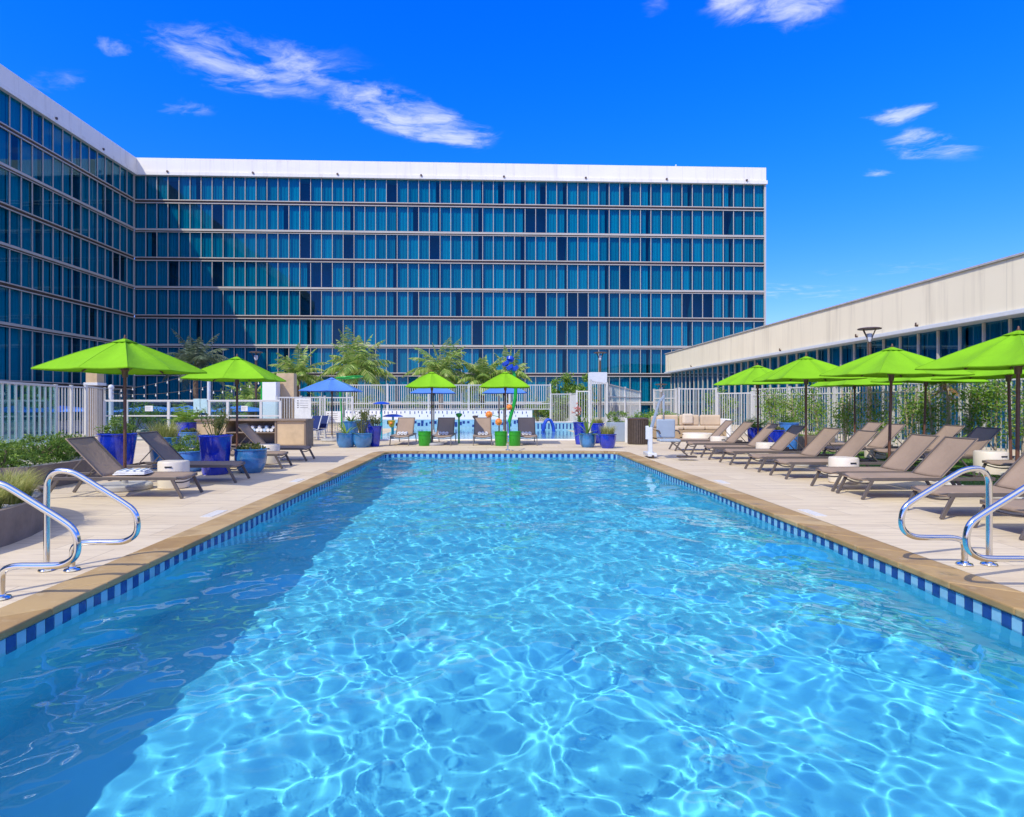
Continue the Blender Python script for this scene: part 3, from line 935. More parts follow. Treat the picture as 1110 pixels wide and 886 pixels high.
# ------------------------------------------------------------------ pool handrails
def arc(cx, cz, r, a0, a1, n=10): return [(cx + r * math.cos(R(a0 + (a1 - a0) * i / n)), cz + r * math.sin(R(a0 + (a1 - a0) * i / n))) for i in range(n + 1)]
def smooth_line(pts, it=3):
    for _ in range(it):
        q = [pts[0]]
        for a, b in zip(pts, pts[1:]):
            q += [tuple(a[i] * .75 + b[i] * .25 for i in range(len(a))), tuple(a[i] * .25 + b[i] * .75 for i in range(len(a)))]
        pts = q + [pts[-1]]
    return pts
def make_rail(label):
    """figure-four grab rail: x measured from the pool edge outward"""
    o = thing('pool_handrail', label, 'handrail', group='steel pool handrails')
    prof = [(.52, 0), (.52, .10), (.515, .215), (.42, .245), (.30, .245), (.17, .245), (.06, .25), (-.035, .31), (-.05, .41), (-.02, .52), (.08, .59),
            (.26, .70), (.42, .80), (.52, .855), (.66, .87), (.735, .80), (.74, .66), (.74, .40), (.74, 0)]
    pr = smooth_line(prof, 3)
    mb = MB(); mb.tube([(x, 0, z) for x, z in pr], .025, 16); mb.build('tube', M['steel'], o, smooth=50)
    for x in (.52, .74):
        mb = MB(); mb.lathe([(0, 0), (.062, 0), (.066, .006), (.060, .016), (.034, .022), (.030, .034), (0, .034)], 24, (x, 0, .003), cap=False)
        mb.build('escutcheon', M['steel'], o, smooth=40)
    return o
r0 = make_rail('far handrail of the pair on the right pool edge')
r0.location = (3.72, 5.35, 0)
clone(r0, 'near handrail of the pair on the right pool edge, running out of the photo', (3.72, 4.62, 0))
clone(r0, 'far handrail of the pair on the left pool edge', (-3.10, 5.17, 0), PI)
clone(r0, 'near handrail of the pair on the left pool edge, cut by the photo edge', (-3.10, 4.42, 0), PI)
clone(r0, 'steel handrail seen end on at the far pool edge before the right green umbrella', (.52, 17.74, 0), R(90))

# ------------------------------------------------------------------ plants
def leaves_in(mb, n, fn, size, up=.5, rg=rnd, asp=.45):
    """n leaf blades at points fn() gives, as small folded quads"""
    for _ in range(n):
        c = Vector(fn()); d = Vector((rg.gauss(0, 1), rg.gauss(0, 1), rg.gauss(up, .8))).normalized()
        s = d.cross(Vector((rg.gauss(0, 1), rg.gauss(0, 1), rg.gauss(0, 1)))).normalized()
        l = size * rg.uniform(.6, 1.3); wd = l * asp
        nn = d.cross(s) * (wd * .25)
        mb.add([c, c + d * l * .5 + s * wd * .5 + nn, c + d * l, c + d * l * .5 - s * wd * .5 + nn], [(0, 1, 2, 3)])
def clumpy(rx, ry, rz, cz, nc, rg=rnd, flat=0.):
    """sampler over many small clumps filling an ellipsoid"""
    cl = []
    for _ in range(nc):
        while True:
            p = Vector((rg.uniform(-1, 1), rg.uniform(-1, 1), rg.uniform(-1 + flat, 1)))
            if .3 < p.length < 1: break
        cl.append((Vector((p.x * rx, p.y * ry, cz + p.z * rz)), rg.uniform(.14, .3) * min(rx, ry, rz) * 1.4))
    def f():
        c, r_ = rg.choice(cl)
        return c + Vector((rg.gauss(0, 1), rg.gauss(0, 1), rg.gauss(0, .8))) * r_ * .55
    return f
def blades(mb, n, r, h, wd, spread=.5, c=(0, 0, 0), rg=rnd, droop=.5):
    for _ in range(n):
        a = rg.uniform(0, 2 * PI); q = r * math.sqrt(rg.random())
        p = Vector((c[0] + q * math.cos(a), c[1] + q * math.sin(a), c[2]))
        a2 = a + rg.gauss(0, .6); out = Vector((math.cos(a2), math.sin(a2), 0)) * spread * rg.uniform(.3, 1.2)
        L = h * rg.uniform(.55, 1.15); s = Vector((-math.sin(a2), math.cos(a2), 0)) * wd / 2
        vs = []
        for i in range(4):
            t_ = i / 3
            q_ = p + out * L * t_ ** 1.6 + Vector((0, 0, L * (t_ - droop * .5 * t_ * t_)))
            k = 1 - t_ * .85
            vs += [q_ - s * k, q_ + s * k]
        mb.add(vs, [(0, 1, 3, 2), (2, 3, 5, 4), (4, 5, 7, 6)])

def pot(parent, r, h, glaze, taper=.78, round_=0.):
    mb = MB(); pr = [(0, 0), (r * taper * .96, 0), (r * taper, .02)]
    for i in range(1, 9):
        t_ = i / 8
        pr.append((r * (taper + (1 - taper) * (t_ ** (.55 if round_ else 1.))) + round_ * math.sin(PI * t_) * r, t_ * (h - .04) + .01))
    pr += [(r + .018, h - .03), (r + .022, h - .01), (r + .008, h), (r - .025, h - .004), (r - .03, h - .07), (0, h - .07)]
    mb.lathe(pr, 40, cap=False); b = mb.build('pot', glaze, parent, smooth=50)
    mb = MB(); mb.lathe([(0, .012), (r * .5, .016), (r - .035, .0)], 24, (0, 0, h - .065), cap=False); mb.build('soil', M['pebble'], parent, smooth=True)

def potted(label, loc, r, h, glaze, plant, size=.3, taper=.78, round_=0., seed=1):
    o = thing('potted_plant', label, 'potted plant', loc, rnd.uniform(0, 6), 'glazed plant pots round the pool')
    pot(o, r, h, glaze, taper, round_)
    rg = random.Random(seed); mb = MB(); z = h - .06
    if plant == 'shrub':
        leaves_in(mb, 1500, clumpy(r * 1.02, r * 1.02, size * .55, z + size * .45, 30, rg), .05, .5, rg); mt = M['leaf']
        for k in range(7): mb.tube([(0, 0, z), (rg.uniform(-1, 1) * r * .6, rg.uniform(-1, 1) * r * .6, z + size * .6)], .006, 4)
    elif plant == 'sprig':      # open twiggy plant
        for k in range(26):
            a = rg.uniform(0, 6.28); d = rg.uniform(.1, .75) * r; tp = (math.cos(a) * d * 1.5, math.sin(a) * d * 1.5, z + size * rg.uniform(.5, 1.05))
            mb.tube([(math.cos(a) * d * .4, math.sin(a) * d * .4, z), (tp[0] * .7, tp[1] * .7, z + (tp[2] - z) * .55), tp], [.007, .005, .003], 4)
            for q in range(16):
                t_ = rg.uniform(.45, 1)
                leaves_in(mb, 1, lambda: (tp[0] * t_, tp[1] * t_, z + (tp[2] - z) * t_), .075, .9, rg, .3)
        mt = M['succ']
    elif plant == 'tuft': blades(mb, 420, r * .75, size, .012, .55, (0, 0, z), rg); mt = M['straw']
    elif plant == 'succulent':
        leaves_in(mb, 900, clumpy(r * .9, r * .9, size * .5, z + size * .3, 26, rg, .6), .045, 1.2, rg, .6); mt = M['succ']
    elif plant == 'palmlet':
        for k in range(13):
            a = k * 2.4 + rg.random(); e = rg.uniform(.5, 1.25); L = size * rg.uniform(.7, 1.1)
            frond(mb, (0, 0, z), a, e, L, .16 * size, 13, rg, droop=.5)
        mt = M['leaf2']
    elif plant == 'broad':
        for k in range(15):
            a = k * 2.4 + rg.random(); e = rg.uniform(.35, 1.3); L = size * rg.uniform(.6, 1.1)
            strap(mb, (0, 0, z), a, e, L, .05 + .03 * rg.random(), rg)
        mt = M['leaf']
    f = mb.build('foliage', mt, o)
    return o

def frond(mb, base, az, el, L, lw, nl, rg, droop=1., wd=None):
    """arched palm frond with paired leaflets"""
    b = Vector(base); d = Vector((math.cos(az) * math.cos(el), math.sin(az) * math.cos(el), math.sin(el)))
    pts = []; p = b.copy(); step = L / 12
    for i in range(13):
        pts.append(p.copy()); d = (d + Vector((0, 0, -droop * .11))).normalized(); p = p + d * step
    mb.tube(pts, [max(.003, L * .009 * (1 - i / 13)) for i in range(13)], 4, cap=False)
    for i in range(nl * 2):
        t_ = .16 + .84 * (i // 2 + .5) / nl; k = min(11, int(t_ * 12)); f = t_ * 12 - k
        q = pts[k].lerp(pts[k + 1], f); dd = (pts[k + 1] - pts[k]).normalized()
        sd = dd.cross(Vector((0, 0, 1))).normalized() * (1 if i % 2 else -1)
        ll = lw * (1.25 * math.sin(PI * min(1, .18 + t_ * .80))) * rg.uniform(.8, 1.15) * 1.6
        v = (sd * .85 + dd * .55 + Vector((0, 0, rg.uniform(-.35, .15) - .25 * droop))).normalized()
        w_ = dd * (wd or ll * .075)
        m_ = q + v * ll * .55 + Vector((0, 0, -.02 * ll)); e_ = q + v * ll + Vector((0, 0, -.22 * ll * droop))
        mb.add([q - w_ * .7, q + w_ * .7, m_ + w_, e_, m_ - w_], [(0, 1, 2, 3, 4)])

def strap(mb, base, az, el, L, wd, rg):
    b = Vector(base); d = Vector((math.cos(az) * math.cos(el), math.sin(az) * math.cos(el), math.sin(el)))
    s = Vector((-math.sin(az), math.cos(az), 0)); p = b.copy(); vs = []
    for i in range(7):
        k = wd * math.sin(PI * (.12 + .88 * i / 6)) ** .7 if i < 6 else .002
        vs += [p - s * k / 2, p + s * k / 2]; d = (d + Vector((0, 0, -.12))).normalized(); p = p + d * L / 6
    mb.add(vs, [(2 * i, 2 * i + 1, 2 * i + 3, 2 * i + 2) for i in range(6)])

potted('tall cobalt pot with a clipped shrub behind the nearest left lounger', (-7.8, 12.5, 0), .36, .82, M['cobalt'], 'shrub', .40, .72, seed=2)
potted('turquoise pot with pale grass between the first cobalt pot and the second left lounger', (-7.25, 13.3, 0), .33, .70, M['turq'], 'tuft', .5, .8, seed=3)
potted('low sky blue bowl with a round green shrub between two cobalt pots', (-6.47, 12.75, 0), .36, .44, M['sky_glaze'], 'shrub', .36, .8, .06, seed=4)
potted('tall cobalt pot with an open twiggy plant beside the left green umbrella pole', (-5.62, 12.2, 0), .315, .80, M['cobalt'], 'sprig', .62, .80, seed=5)
potted('low rounded turquoise pot with yellowish succulents near the pool edge', (-5.02, 12.5, 0), .315, .50, M['turq'], 'succulent', .18, .66, .10, seed=6)
potted('tall cobalt pot with a palm sprig in front of the glass railing', (-10.25, 20.2, 0), .34, .80, M['cobalt'], 'palmlet', .9, .8, seed=7)
potted('small turquoise pot with dry succulents before the cobalt pot at the railing', (-9.75, 19.3, 0), .27, .52, M['turq'], 'succulent', .2, .8, seed=8)
x, y = P(375, 485); potted('turquoise pot with broad leaves, leftmost of the far left pot group', (x, y, 0), .31, .47, M['turq'], 'broad', .72, .76, .05, seed=9)
x, y = P(393, 485); potted('rounded turquoise pot with a spiky pale plant, middle of the far left pot group', (x, y, 0), .31, .47, M['turq'], 'sprig', .78, .70, .08, seed=10)
x, y = P(406, 484); potted('tall tapered cobalt pot with dusky leaves, rightmost of the far left pot group', (x, y, 0), .25, .68, M['cobalt'], 'sprig', .4, .62, seed=11)
x, y = P(380, 480); potted('tall turquoise pot at the back of the far left pot group', (x, y, 0), .30, .78, M['turq'], 'broad', .5, .8, seed=12)
x, y = P(396, 479); potted('dark blue pot standing behind the far left pot group', (x, y, 0), .26, .80, M['cobalt'], 'sprig', .5, .8, seed=13)
x, y = P(632, 483); potted('tall cobalt pot with pink flowers, leftmost of the far right pot group', (x, y + .5, 0), .27, .78, M['cobalt'], 'broad', .55, .68, seed=14)
x, y = P(637, 485); potted('rounded turquoise pot with strap leaves, front left of the far right pot group', (x, y, 0), .27, .46, M['turq'], 'broad', .75, .7, .07, seed=15)
x, y = P(658.5, 486); potted('cobalt pot with feathery green grass, front right of the far right pot group', (x, y, 0), .27, .46, M['cobalt'], 'tuft', .42, .7, .05, seed=16)
x, y = P(649, 481); potted('dark cobalt pot between and behind the two front pots of the far right group', (x, y + .3, 0), .25, .72, M['cobalt'], 'tuft', .3, .78, seed=17)
potted('cobalt pot with bright leaves behind the second right lounger', (7.78, 17.6, 0), .22, .73, M['cobalt'], 'palmlet', .5, .78, seed=18)
potted('cobalt pot behind the third right lounger, low green plant on top', (7.78, 16.3, 0), .22, .72, M['cobalt'], 'succulent', .15, .8, seed=19)
potted('sky blue pot with its rim above the fourth right lounger', (8.45, 16.95, 0), .26, .90, M['sky_glaze'], 'palmlet', .4, .8, seed=20)
mb = MB()
x, y = P(632, 483)
for k in range(16):
    c = Vector((x - .12 + rnd.gauss(0, .09), y + .45 + rnd.gauss(0, .07), 1.2 + rnd.gauss(0, .08)))
    leaves_in(mb, 7, lambda: c, .07, .3, rnd, .7)
pk = mb.build('flower_cluster', M['pink'], bpy.data.objects['potted_plant.013'])
pk.matrix_parent_inverse = (Matrix.Translation(bpy.data.objects['potted_plant.013'].location) @ Matrix.Rotation(bpy.data.objects['potted_plant.013'].rotation_euler.z, 4, 'Z')).inverted()

# planters on the left
def curved_planter(name, label, loop, hw, th=.07):
    o = thing(name, label, 'planter', (0, 0, 0))
    lo = smooth_line(loop + [loop[0]], 2) if False else loop
    mb = MB(); n_ = len(loop); inner_ = [tuple(v) for v in off(loop, -th)]
    for i in range(n_):
        j = (i + 1) % n_
        a, b, c, d = loop[i], loop[j], inner_[j], inner_[i]
        mb.add([(*a, 0), (*b, 0), (*b, hw), (*a, hw), (*c, hw), (*d, hw), (*c, hw - .06), (*d, hw - .06)], [(0, 1, 2, 3), (3, 2, 4, 5), (5, 4, 6, 7)])
    mb.build('wall', M['planter'], o, smooth=30)
    mb = MB(); mb.add([(*p_, hw - .045) for p_ in inner_], [tuple(range(n_))]); mb.build('pebble_bed', M['pebble'], o)
    rg = random.Random(n_); mb = MB()
    for k in range(700):
        a = rg.random() * n_; i = int(a); f = a - i
        p0 = Vector(inner_[i]).lerp(Vector(inner_[(i + 1) % n_]), f)
        cc = sum((Vector(p_) for p_ in inner_), Vector((0, 0))) / n_
        q = p0.lerp(cc, rg.random() * .28)
        mb.ball((q.x, q.y, hw - .04), rg.uniform(.012, .03), 3, (1, 1, .6))
    mb.build('pebbles', M['pebble'], o)['kind'] = 'stuff'
    return o
lp = [(-7.0 + 2.10 * math.cos(2 * PI * i / 40), 5.75 + 2.45 * math.sin(2 * PI * i / 40)) for i in range(40)]
curved_planter('round_planter', 'rounded stone planter with yellow grass and pebbles in the left foreground', lp, .37)
sx_ = []
for i in range(12): sx_.append((-7.55 - .5 * (1 - math.cos(PI / 2 * i / 11)) , 12.0 + .5 * math.sin(PI / 2 * i / 11)))
lp2 = [(-9.9, 9.4), (-8.3, 9.4), (-7.55, 9.75), (-7.5, 10.6), (-7.5, 11.4), (-7.7, 12.0), (-8.4, 12.3), (-9.9, 12.3)]
curved_planter('hedge_planter', 'long low brown planter wall with the green hedge behind the nearest left lounger', lp2, .40)
def grass_clump(label, x, y, z, r, h, n_, seed, m_='straw'):
    rg = random.Random(seed); mb = MB(); blades(mb, n_, r, h, .009, .62, (0, 0, 0), rg, .8)
    return tag(mb.build('grass_clump', M[m_], loc=(x, y, z)), label, 'grass', 'ornamental grass in the round planter')
grass_clump('yellow green fountain grass clump at the right rim of the round planter', -5.45, 6.75, .32, .2, .46, 1000, 1)
grass_clump('yellow green fountain grass clump at the photo edge in the round planter', -5.28, 6.2, .32, .16, .40, 800, 2)
grass_clump('yellow green fountain grass clump at the back of the round planter', -5.85, 7.2, .32, .22, .48, 900, 3)
for k, (x, y, rr, lab) in enumerate(((-8.15, 10.0, .6, 'green hedge bush at the photo edge in the brown planter'), (-8.3, 10.95, .62, 'green hedge bush in the middle of the brown planter'),
                                     (-8.35, 11.75, .5, 'green hedge bush at the far end of the brown planter, next to the lounger back'),
                                     (-9.3, 10.4, .65, 'green hedge bush at the back of the brown planter'))):
    rg = random.Random(40 + k); mb = MB()
    leaves_in(mb, 3200, clumpy(rr, rr, .26, .21, 60, rg), .055, .6, rg)
    o = thing('hedge_bush', lab, 'bush', (x, y, .36), 0, 'hedge in the brown planter')
    mb.build('foliage', M['leaf'], o)
    mb = MB()
    for q in range(6): mb.tube([(0, 0, 0), (rg.uniform(-.3, .3), rg.uniform(-.3, .3), .3)], .012, 5)
    mb.build('stem', M['trunk'], o)

# low planter behind the right loungers
o = thing('low_planter', 'low brown stone planter wall behind the fifth right lounger', 'planter', (9.6, 18.2, 0))
mb = MB(); mb.bb(-1.0, .85, -.06, .0, 0, .44); mb.bb(-1.0, -.94, 0, .9, 0, .44); mb.bb(.79, .85, 0, .9, 0, .44); mb.bb(-1.0, .85, .9, .96, 0, .44)
mb.build('wall', M['planter'], o, bevel=.01)
mb = MB(); mb.bb(-.94, .79, 0, .9, .30, .38); mb.build('soil', M['soil'], o)
mb = MB(); rg = random.Random(5); leaves_in(mb, 700, clumpy(.8, .4, .22, .5, 20, rg), .06, .8, rg)
for v_i in range(len(mb.v)): mb.v[v_i] = (mb.v[v_i][0] - .05, mb.v[v_i][1] + .45, mb.v[v_i][2])
mb.build('foliage', M['leaf2'], o)

# lawn under the back row
mb = MB(); rg = random.Random(21)
mb.add([(8.1, 5.5, .006), (12.9, 5.5, .006), (12.9, 17.8, .006), (8.1, 17.8, .006)], [(0, 1, 2, 3)])
tag(mb.build('lawn', mat('lawn_soil', (.05, .12, .012), .9, var=.3, scale=8)), kind='structure')
mb = MB()
for k in range(26000):
    x, y = rg.uniform(8.1, 12.9), rg.uniform(5.5, 17.8)
    a = rg.uniform(0, 6.28); h_ = rg.uniform(.02, .045); dx, dy = math.cos(a) * .007, math.sin(a) * .007
    ox, oy = rg.gauss(0, .012), rg.gauss(0, .012)
    mb.add([(x - dx, y - dy, .004), (x + dx, y + dy, .004), (x + ox, y + oy, h_)], [(0, 1, 2)])
tag(mb.build('grass', M['turf']), 'short bright green grass of the lawn under the back row of loungers', 'grass', kind='stuff')
mb = MB(); mb.bb(8.02, 8.09, 5.5, 17.8, .002, .05); tag(mb.build('lawn_edging', M['white'], bevel=.008), kind='structure')

# ------------------------------------------------------------------ towel bar
o = thing('towel_bar', 'long tan towel bar cabinet with open shelves and dark counter, left of the pool', 'cabinet', (-9.62, 19.55, 0))
mb = MB(); mb.bb(-.05, 3.60, -.08, .86, .86, .92); mb.build('counter', M['brown'], o, bevel=.008)
mb = MB(); mb.bb(2.62, 3.52, .0, .78, .08, .857); mb.build('cupboard', M['tan'], o, bevel=.006)
mb = MB(); mb.bb(2.56, 2.62, -.03, .80, 0, .858); mb.bb(3.52, 3.58, -.03, .80, 0, .858); mb.bb(2.62, 3.52, -.02, .78, 0, .078); mb.build('frame', M['brown'], o, bevel=.005)
mb = MB(); mb.bb(0, .95, 0, .78, .08, .857); mb.build('side_panel', M['tan'], o, bevel=.006)
mb = MB(); mb.bb(.95, 2.555, .70, .78, .05, .857); mb.build('back_panel', M['brown'], o)
for z in (.06, .46):
    mb = MB(); mb.bb(.952, 2.556, .02, .698, z, z + .04); mb.build('shelf', M['brown'], o, bevel=.004)
kk = 0
for i in range(9):
    mb = MB(); x = 1.5 + i * .115
    mb.tube([(x, .06, .56), (x, .5, .56)], .055, 14)
    if i % 2 == 0: mb.tube([(x + .055, .08, .655), (x + .055, .5, .655)], .05, 14)
    t_ = mb.build('towel_roll', M['towel' if i % 3 else 'btowel'], smooth=40, loc=(-9.62, 19.55, 0))
    tag(t_, 'rolled pool towels on the open shelf of the tan towel bar', 'towel', 'towel rolls on the towel bar shelf')

# ------------------------------------------------------------------ fences, railing and walls behind
def fence(label, p0, p1, ztop, zbot=.06, pitch=.115, posts=2, mid=None, name='picket_fence', pk=.022, m_='fence', slope=0.):
    """white steel picket fence from p0 to p1"""
    a = Vector(p0); b = Vector(p1); L = (b - a).length; rz = math.atan2(b.y - a.y, b.x - a.x)
    o = thing(name, label, 'fence', (a.x, a.y, 0), rz, 'white picket fences')
    zt_ = lambda x: ztop + slope * x / L
    mb = MB(); k = max(2, int(L / pitch))
    for i in range(1, k):
        x = L * i / k; mb.bb(x - pk / 2, x + pk / 2, -pk / 2, pk / 2, zbot + .06, zt_(x) - .03)
    mb.build('pickets', M[m_], o)
    for z in [(0,), (1,)] + [(2,)] * bool(mid):
        mb = MB()
        if z[0] == 0: mb.bar((0, 0, zbot + .05), (L, 0, zbot + .05), .04, .045)
        elif z[0] == 1: mb.bar((0, 0, zt_(0) - .025), (L, 0, zt_(L) - .025), .045, .05)
        else: mb.bar((0, 0, mid), (L, 0, mid), .04, .045)
        mb.build('rail', M[m_], o)
    for i in range(posts):
        x = L * i / (posts - 1); mb = MB(); mb.bb(x - .04, x + .04, -.04, .04, 0, zt_(x) + .03); mb.bb(x - .05, x + .05, -.05, .05, zt_(x) + .03, zt_(x) + .045)
        mb.build('post', M[m_], o)
    return o
def at(px, d): return ((px - 532) / FPX * d, d)
# left
a_, b_ = Vector(at(-14, 16.6)), Vector(at(60, 20.9))
o = thing('glass_screen', 'pale glass screen fence with slim white posts at the left photo edge behind the hedge', 'fence', (a_.x, a_.y, 0), math.atan2(b_.y - a_.y, b_.x - a_.x))
LS = (b_ - a_).length; ns_ = round(LS / .40)
for k in range(ns_ + 1):
    x = LS * k / ns_; mb = MB(); mb.bb(x - .027, x + .027, -.03, .03, 0, 2.02); mb.build('post', M['fence'], o)
    if k < ns_: mb = MB(); mb.bb(x + .029, LS * (k + 1) / ns_ - .029, -.005, .005, .08, 2.0); mb.build('glass_panel', M['screen_pane'], o)
mb = MB(); mb.bb(-.03, LS + .03, -.04, .04, 2.022, 2.085); mb.build('rail', M['fence'], o, bevel=.006)
fence('white picket fence right of the pale glass screen, behind the hedge', at(60.5, 21), at(93, 22.4), 2.06, pitch=.13, posts=3)
fence('dense white picket fence turning the corner beside the small beige pillar', at(93, 22.5), at(113.5, 26.5), 2.1, pitch=.46, posts=2)
o = thing('pillar', 'small beige pillar top behind the corner of the left picket fence', 'pillar', (*at(99, 25.5), 0))
mb = MB(); mb.bb(-.2, .2, .04, .44, 0, 2.2); mb.build('shaft', M['planter'], o)
mb = MB(); mb.bb(-.24, .24, 0, .48, 2.322, 2.75); mb.build('cap_block', M['tan'], o, bevel=.01)
mb = MB(); mb.bb(-.30, .30, -.06, .54, 2.2, 2.32); mb.build('collar', M['ltgrey'], o, bevel=.01)
o = thing('glass_railing', 'glass panel railing with white frame behind the left pots', 'railing', (*at(113.5, 23), 0))
xa = at(113.5, 23)[0]
fr_x = [at(p, 23)[0] - xa for p in (113.5, 137.5, 183, 227, 247, 283, 304)]
for x in fr_x:
    mb = MB(); mb.bb(x - .05, x + .05, -.04, .04, 0, 1.52); mb.build('post', M['fence'], o, bevel=.006)
mb = MB(); mb.bb(fr_x[0], fr_x[-1], -.045, .045, 1.50, 1.57); mb.build('rail', M['fence'], o, bevel=.006)
mb = MB(); mb.bb(fr_x[0], fr_x[-1], -.03, .03, .93, .98); mb.build('rail', M['fence'], o)
mb = MB(); mb.bb(fr_x[0], fr_x[-1], -.03, .03, .08, .13); mb.build('rail', M['fence'], o)
for a, b in zip(fr_x, fr_x[1:]):
    mb = MB(); mb.bb(a + .052, b - .052, -.006, .006, .135, .925); mb.bb(a + .052, b - .052, -.006, .006, .985, 1.495); mb.build('glass_panel', M['clear'], o)
def sign(label, px, py, d, w_, h_, lines=4, name='sign'):
    x, y = at(px, d); z = EYE + (437 - py) * d / FPX
    o = thing(name, label, 'sign', (x, y, z))
    mb = MB(); mb.bb(-w_ / 2, w_ / 2, -.012, .012, -h_ / 2, h_ / 2); mb.build('board', M['signface'], o, bevel=.004)
    mb = MB(); rg = random.Random(int(px))
    for k in range(lines):
        z_ = h_ * (.36 - .72 * (k + .5) / lines); l = w_ * rg.uniform(.45, .78)
        mb.bb(-w_ * .4, -w_ * .4 + l, -.016, -.0125, z_ - h_ * .018, z_ + h_ * .018)
    mb.build('notice_print', M['print'], o)
sign('small white notice on the glass railing behind the first cobalt pot', 161.5, 443, 22.93, .30, .21)
sign('small white notice on the glass railing left of the white pillar', 265, 443, 22.93, .25, .20)
o = thing('notice_sign', 'pale bluish double panel on the glass railing left of the pale steel post', 'sign', (*at(217, 22.93), EYE - .12))
mb = MB(); mb.bb(-.26, -.01, -.012, .012, -.26, .28); mb.bb(.01, .26, -.012, .012, -.26, .28); mb.build('panel', mat('pale_panel', (.42, .60, .62), .3), o, bevel=.004)
# pillar group behind the bar
o = thing('pillar', 'white pillar with a bright green edge beside the tan timber wall', 'pillar', (*at(291.5, 25), 0))
mb = MB(); mb.bb(-.28, .30, 0, .5, 0, 2.42); mb.build('shaft', M['white'], o, bevel=.015)
mb = MB(); mb.bb(-.37, -.283, .05, .45, 0, 2.40); mb.build('edge_panel', M['toygreen'], o, bevel=.01)
o = thing('timber_wall', 'tan timber clad wall right of the white pillar', 'wall', (*at(309, 25.6), 0))
mb = MB(); mb.bb(-.37, .38, 0, .4, 0, 2.72); mb.build('core', M['tan'], o, bevel=.01)
mb = MB()
for k in range(9): mb.bb(-.36 + k * .082, -.36 + k * .082 + .05, -.025, 0, .05, 1.62)
mb.build('battens', M['wicker'], o)
gf = fence('white picket gate fence between the tan timber wall and the splash wall', at(300, 24.4), at(352, 24.6), 1.70, pitch=.10, posts=3)
fence('white picket fence behind the blue umbrella', at(347, 27.5), at(382, 27.5), 1.72, pitch=.11, posts=2)
def notice_board(label, px, py0, py1, d, w_, m_='signface'):
    x, y = at(px, d); z0 = EYE + (437 - py1) * d / FPX; z1 = EYE + (437 - py0) * d / FPX
    o = thing('notice_board', label, 'sign', (x, y, 0))
    mb = MB(); mb.bb(-w_ / 2, w_ / 2, -.015, .015, z0, z1); mb.build('board', M[m_], o, bevel=.005)
    mb = MB()
    for k in range(4): mb.bb(-w_ * .36, -w_ * .26, -.02, -.016, z1 - .12 - k * .09, z1 - .08 - k * .09); mb.bb(-w_ * .18, w_ * .3, -.02, -.016, z1 - .11 - k * .09, z1 - .095 - k * .09)
    mb.build('notice_print', M['print'], o)
notice_board('large white notice board on the picket gate behind the towel bar', 328.5, 432, 457, 24.3, .66)
notice_board('white notice board low on the fence under the blue umbrella', 361, 446, 458, 27.4, .72)

# raised splash pool wall with tile pattern, and fence above it
o = thing('splash_wall', 'white tiled wall with dark blue dashes behind the far loungers', 'wall', (*at(374, 34), 0))
wl = at(577, 34)[0] - at(374, 34)[0]
mb = MB(); mb.bb(0, wl, 0, .35, .50, 1.03); mb.build('wall', M['white'], o, bevel=.01)
mb = MB(); mb.bb(0, wl, -.012, .34, 0, .498); mb.build('tiled_base', M['tile_light'], o)
mb = MB(); rg = random.Random(8)
for k in range(44):
    x = .12 + k * (wl - .2) / 44 + rg.uniform(-.05, .05); mb.bb(x - .022, x + .022, -.008, .01, .86 + rg.uniform(-.05, .02), .99 + rg.uniform(-.03, .01))
    if rg.random() < .35: mb.bb(x + .05, x + .08, -.008, .01, .66, .78)
    for q in range(2):
        if rg.random() < .7: z = rg.uniform(.05, .3); mb.bb(x - .05, x + .05 + rg.random() * .06, -.02, .01, z, z + rg.uniform(.08, .2))
mb.build('dash_tiles', M['tile_dark'], o)
fence('tall white picket fence on top of the splash wall', at(376, 34.2), at(596.5, 34.2), 2.50, 1.05, pitch=.125, posts=6, mid=1.42, pk=.03)
fence('dense white picket fence right of the splash wall, lower section beside the shrubs', at(597, 34), at(618, 34), 1.98, .1, pitch=.10, posts=2)
fence('short white picket fence turning toward the camera left of the tall grey panel', at(619, 33.5), at(625.5, 28.5), 1.95, .1, pitch=.11, posts=2)
fence('white picket fence with the flower pot before it', at(625.5, 28.3), at(639, 28.0), 2.02, .1, pitch=.11, posts=2)
o = thing('grey_screen', 'tall pale grey screen panel above the picket gate', 'screen', (*at(648.5, 28.6), 0))
mb = MB(); mb.bb(-.42, .43, 0, .08, 2.35, 2.92); mb.build('panel', M['ltgrey'], o, bevel=.01)
for s in (-.42, .40):
    mb = MB(); mb.bb(s - .04, s + .04, .1, .18, 0, 2.9); mb.build('post', M['ltgrey'], o)
fence('tall close white picket fence below the pale grey screen', at(640.5, 28), at(657.5, 28.2), 2.5, .1, pitch=.10, posts=2, slope=-.12)
fence('sloping white picket gate right of the pale grey screen', at(658, 28.2), at(694, 34), 2.38, .1, pitch=.19, posts=3, mid=1.75, slope=-.28)
fence('white picket fence at the corner of the low hall, left part', at(709, 33), at(733, 31), 2.18, .1, pitch=.13, posts=2, mid=1.7)
fence('white picket fence behind the beige sofa', at(736, 27.5), at(776, 27.5), 2.12, .1, pitch=.125, posts=2)
fence('lower white picket fence right of the sofa', at(778, 27), at(815, 25.5), 1.90, .1, pitch=.12, posts=2)
fence('long white picket fence along the lawn in front of the low hall', at(816, 25.3), (13.9, 6.0), 2.05, .1, pitch=.125, posts=9, mid=1.78)
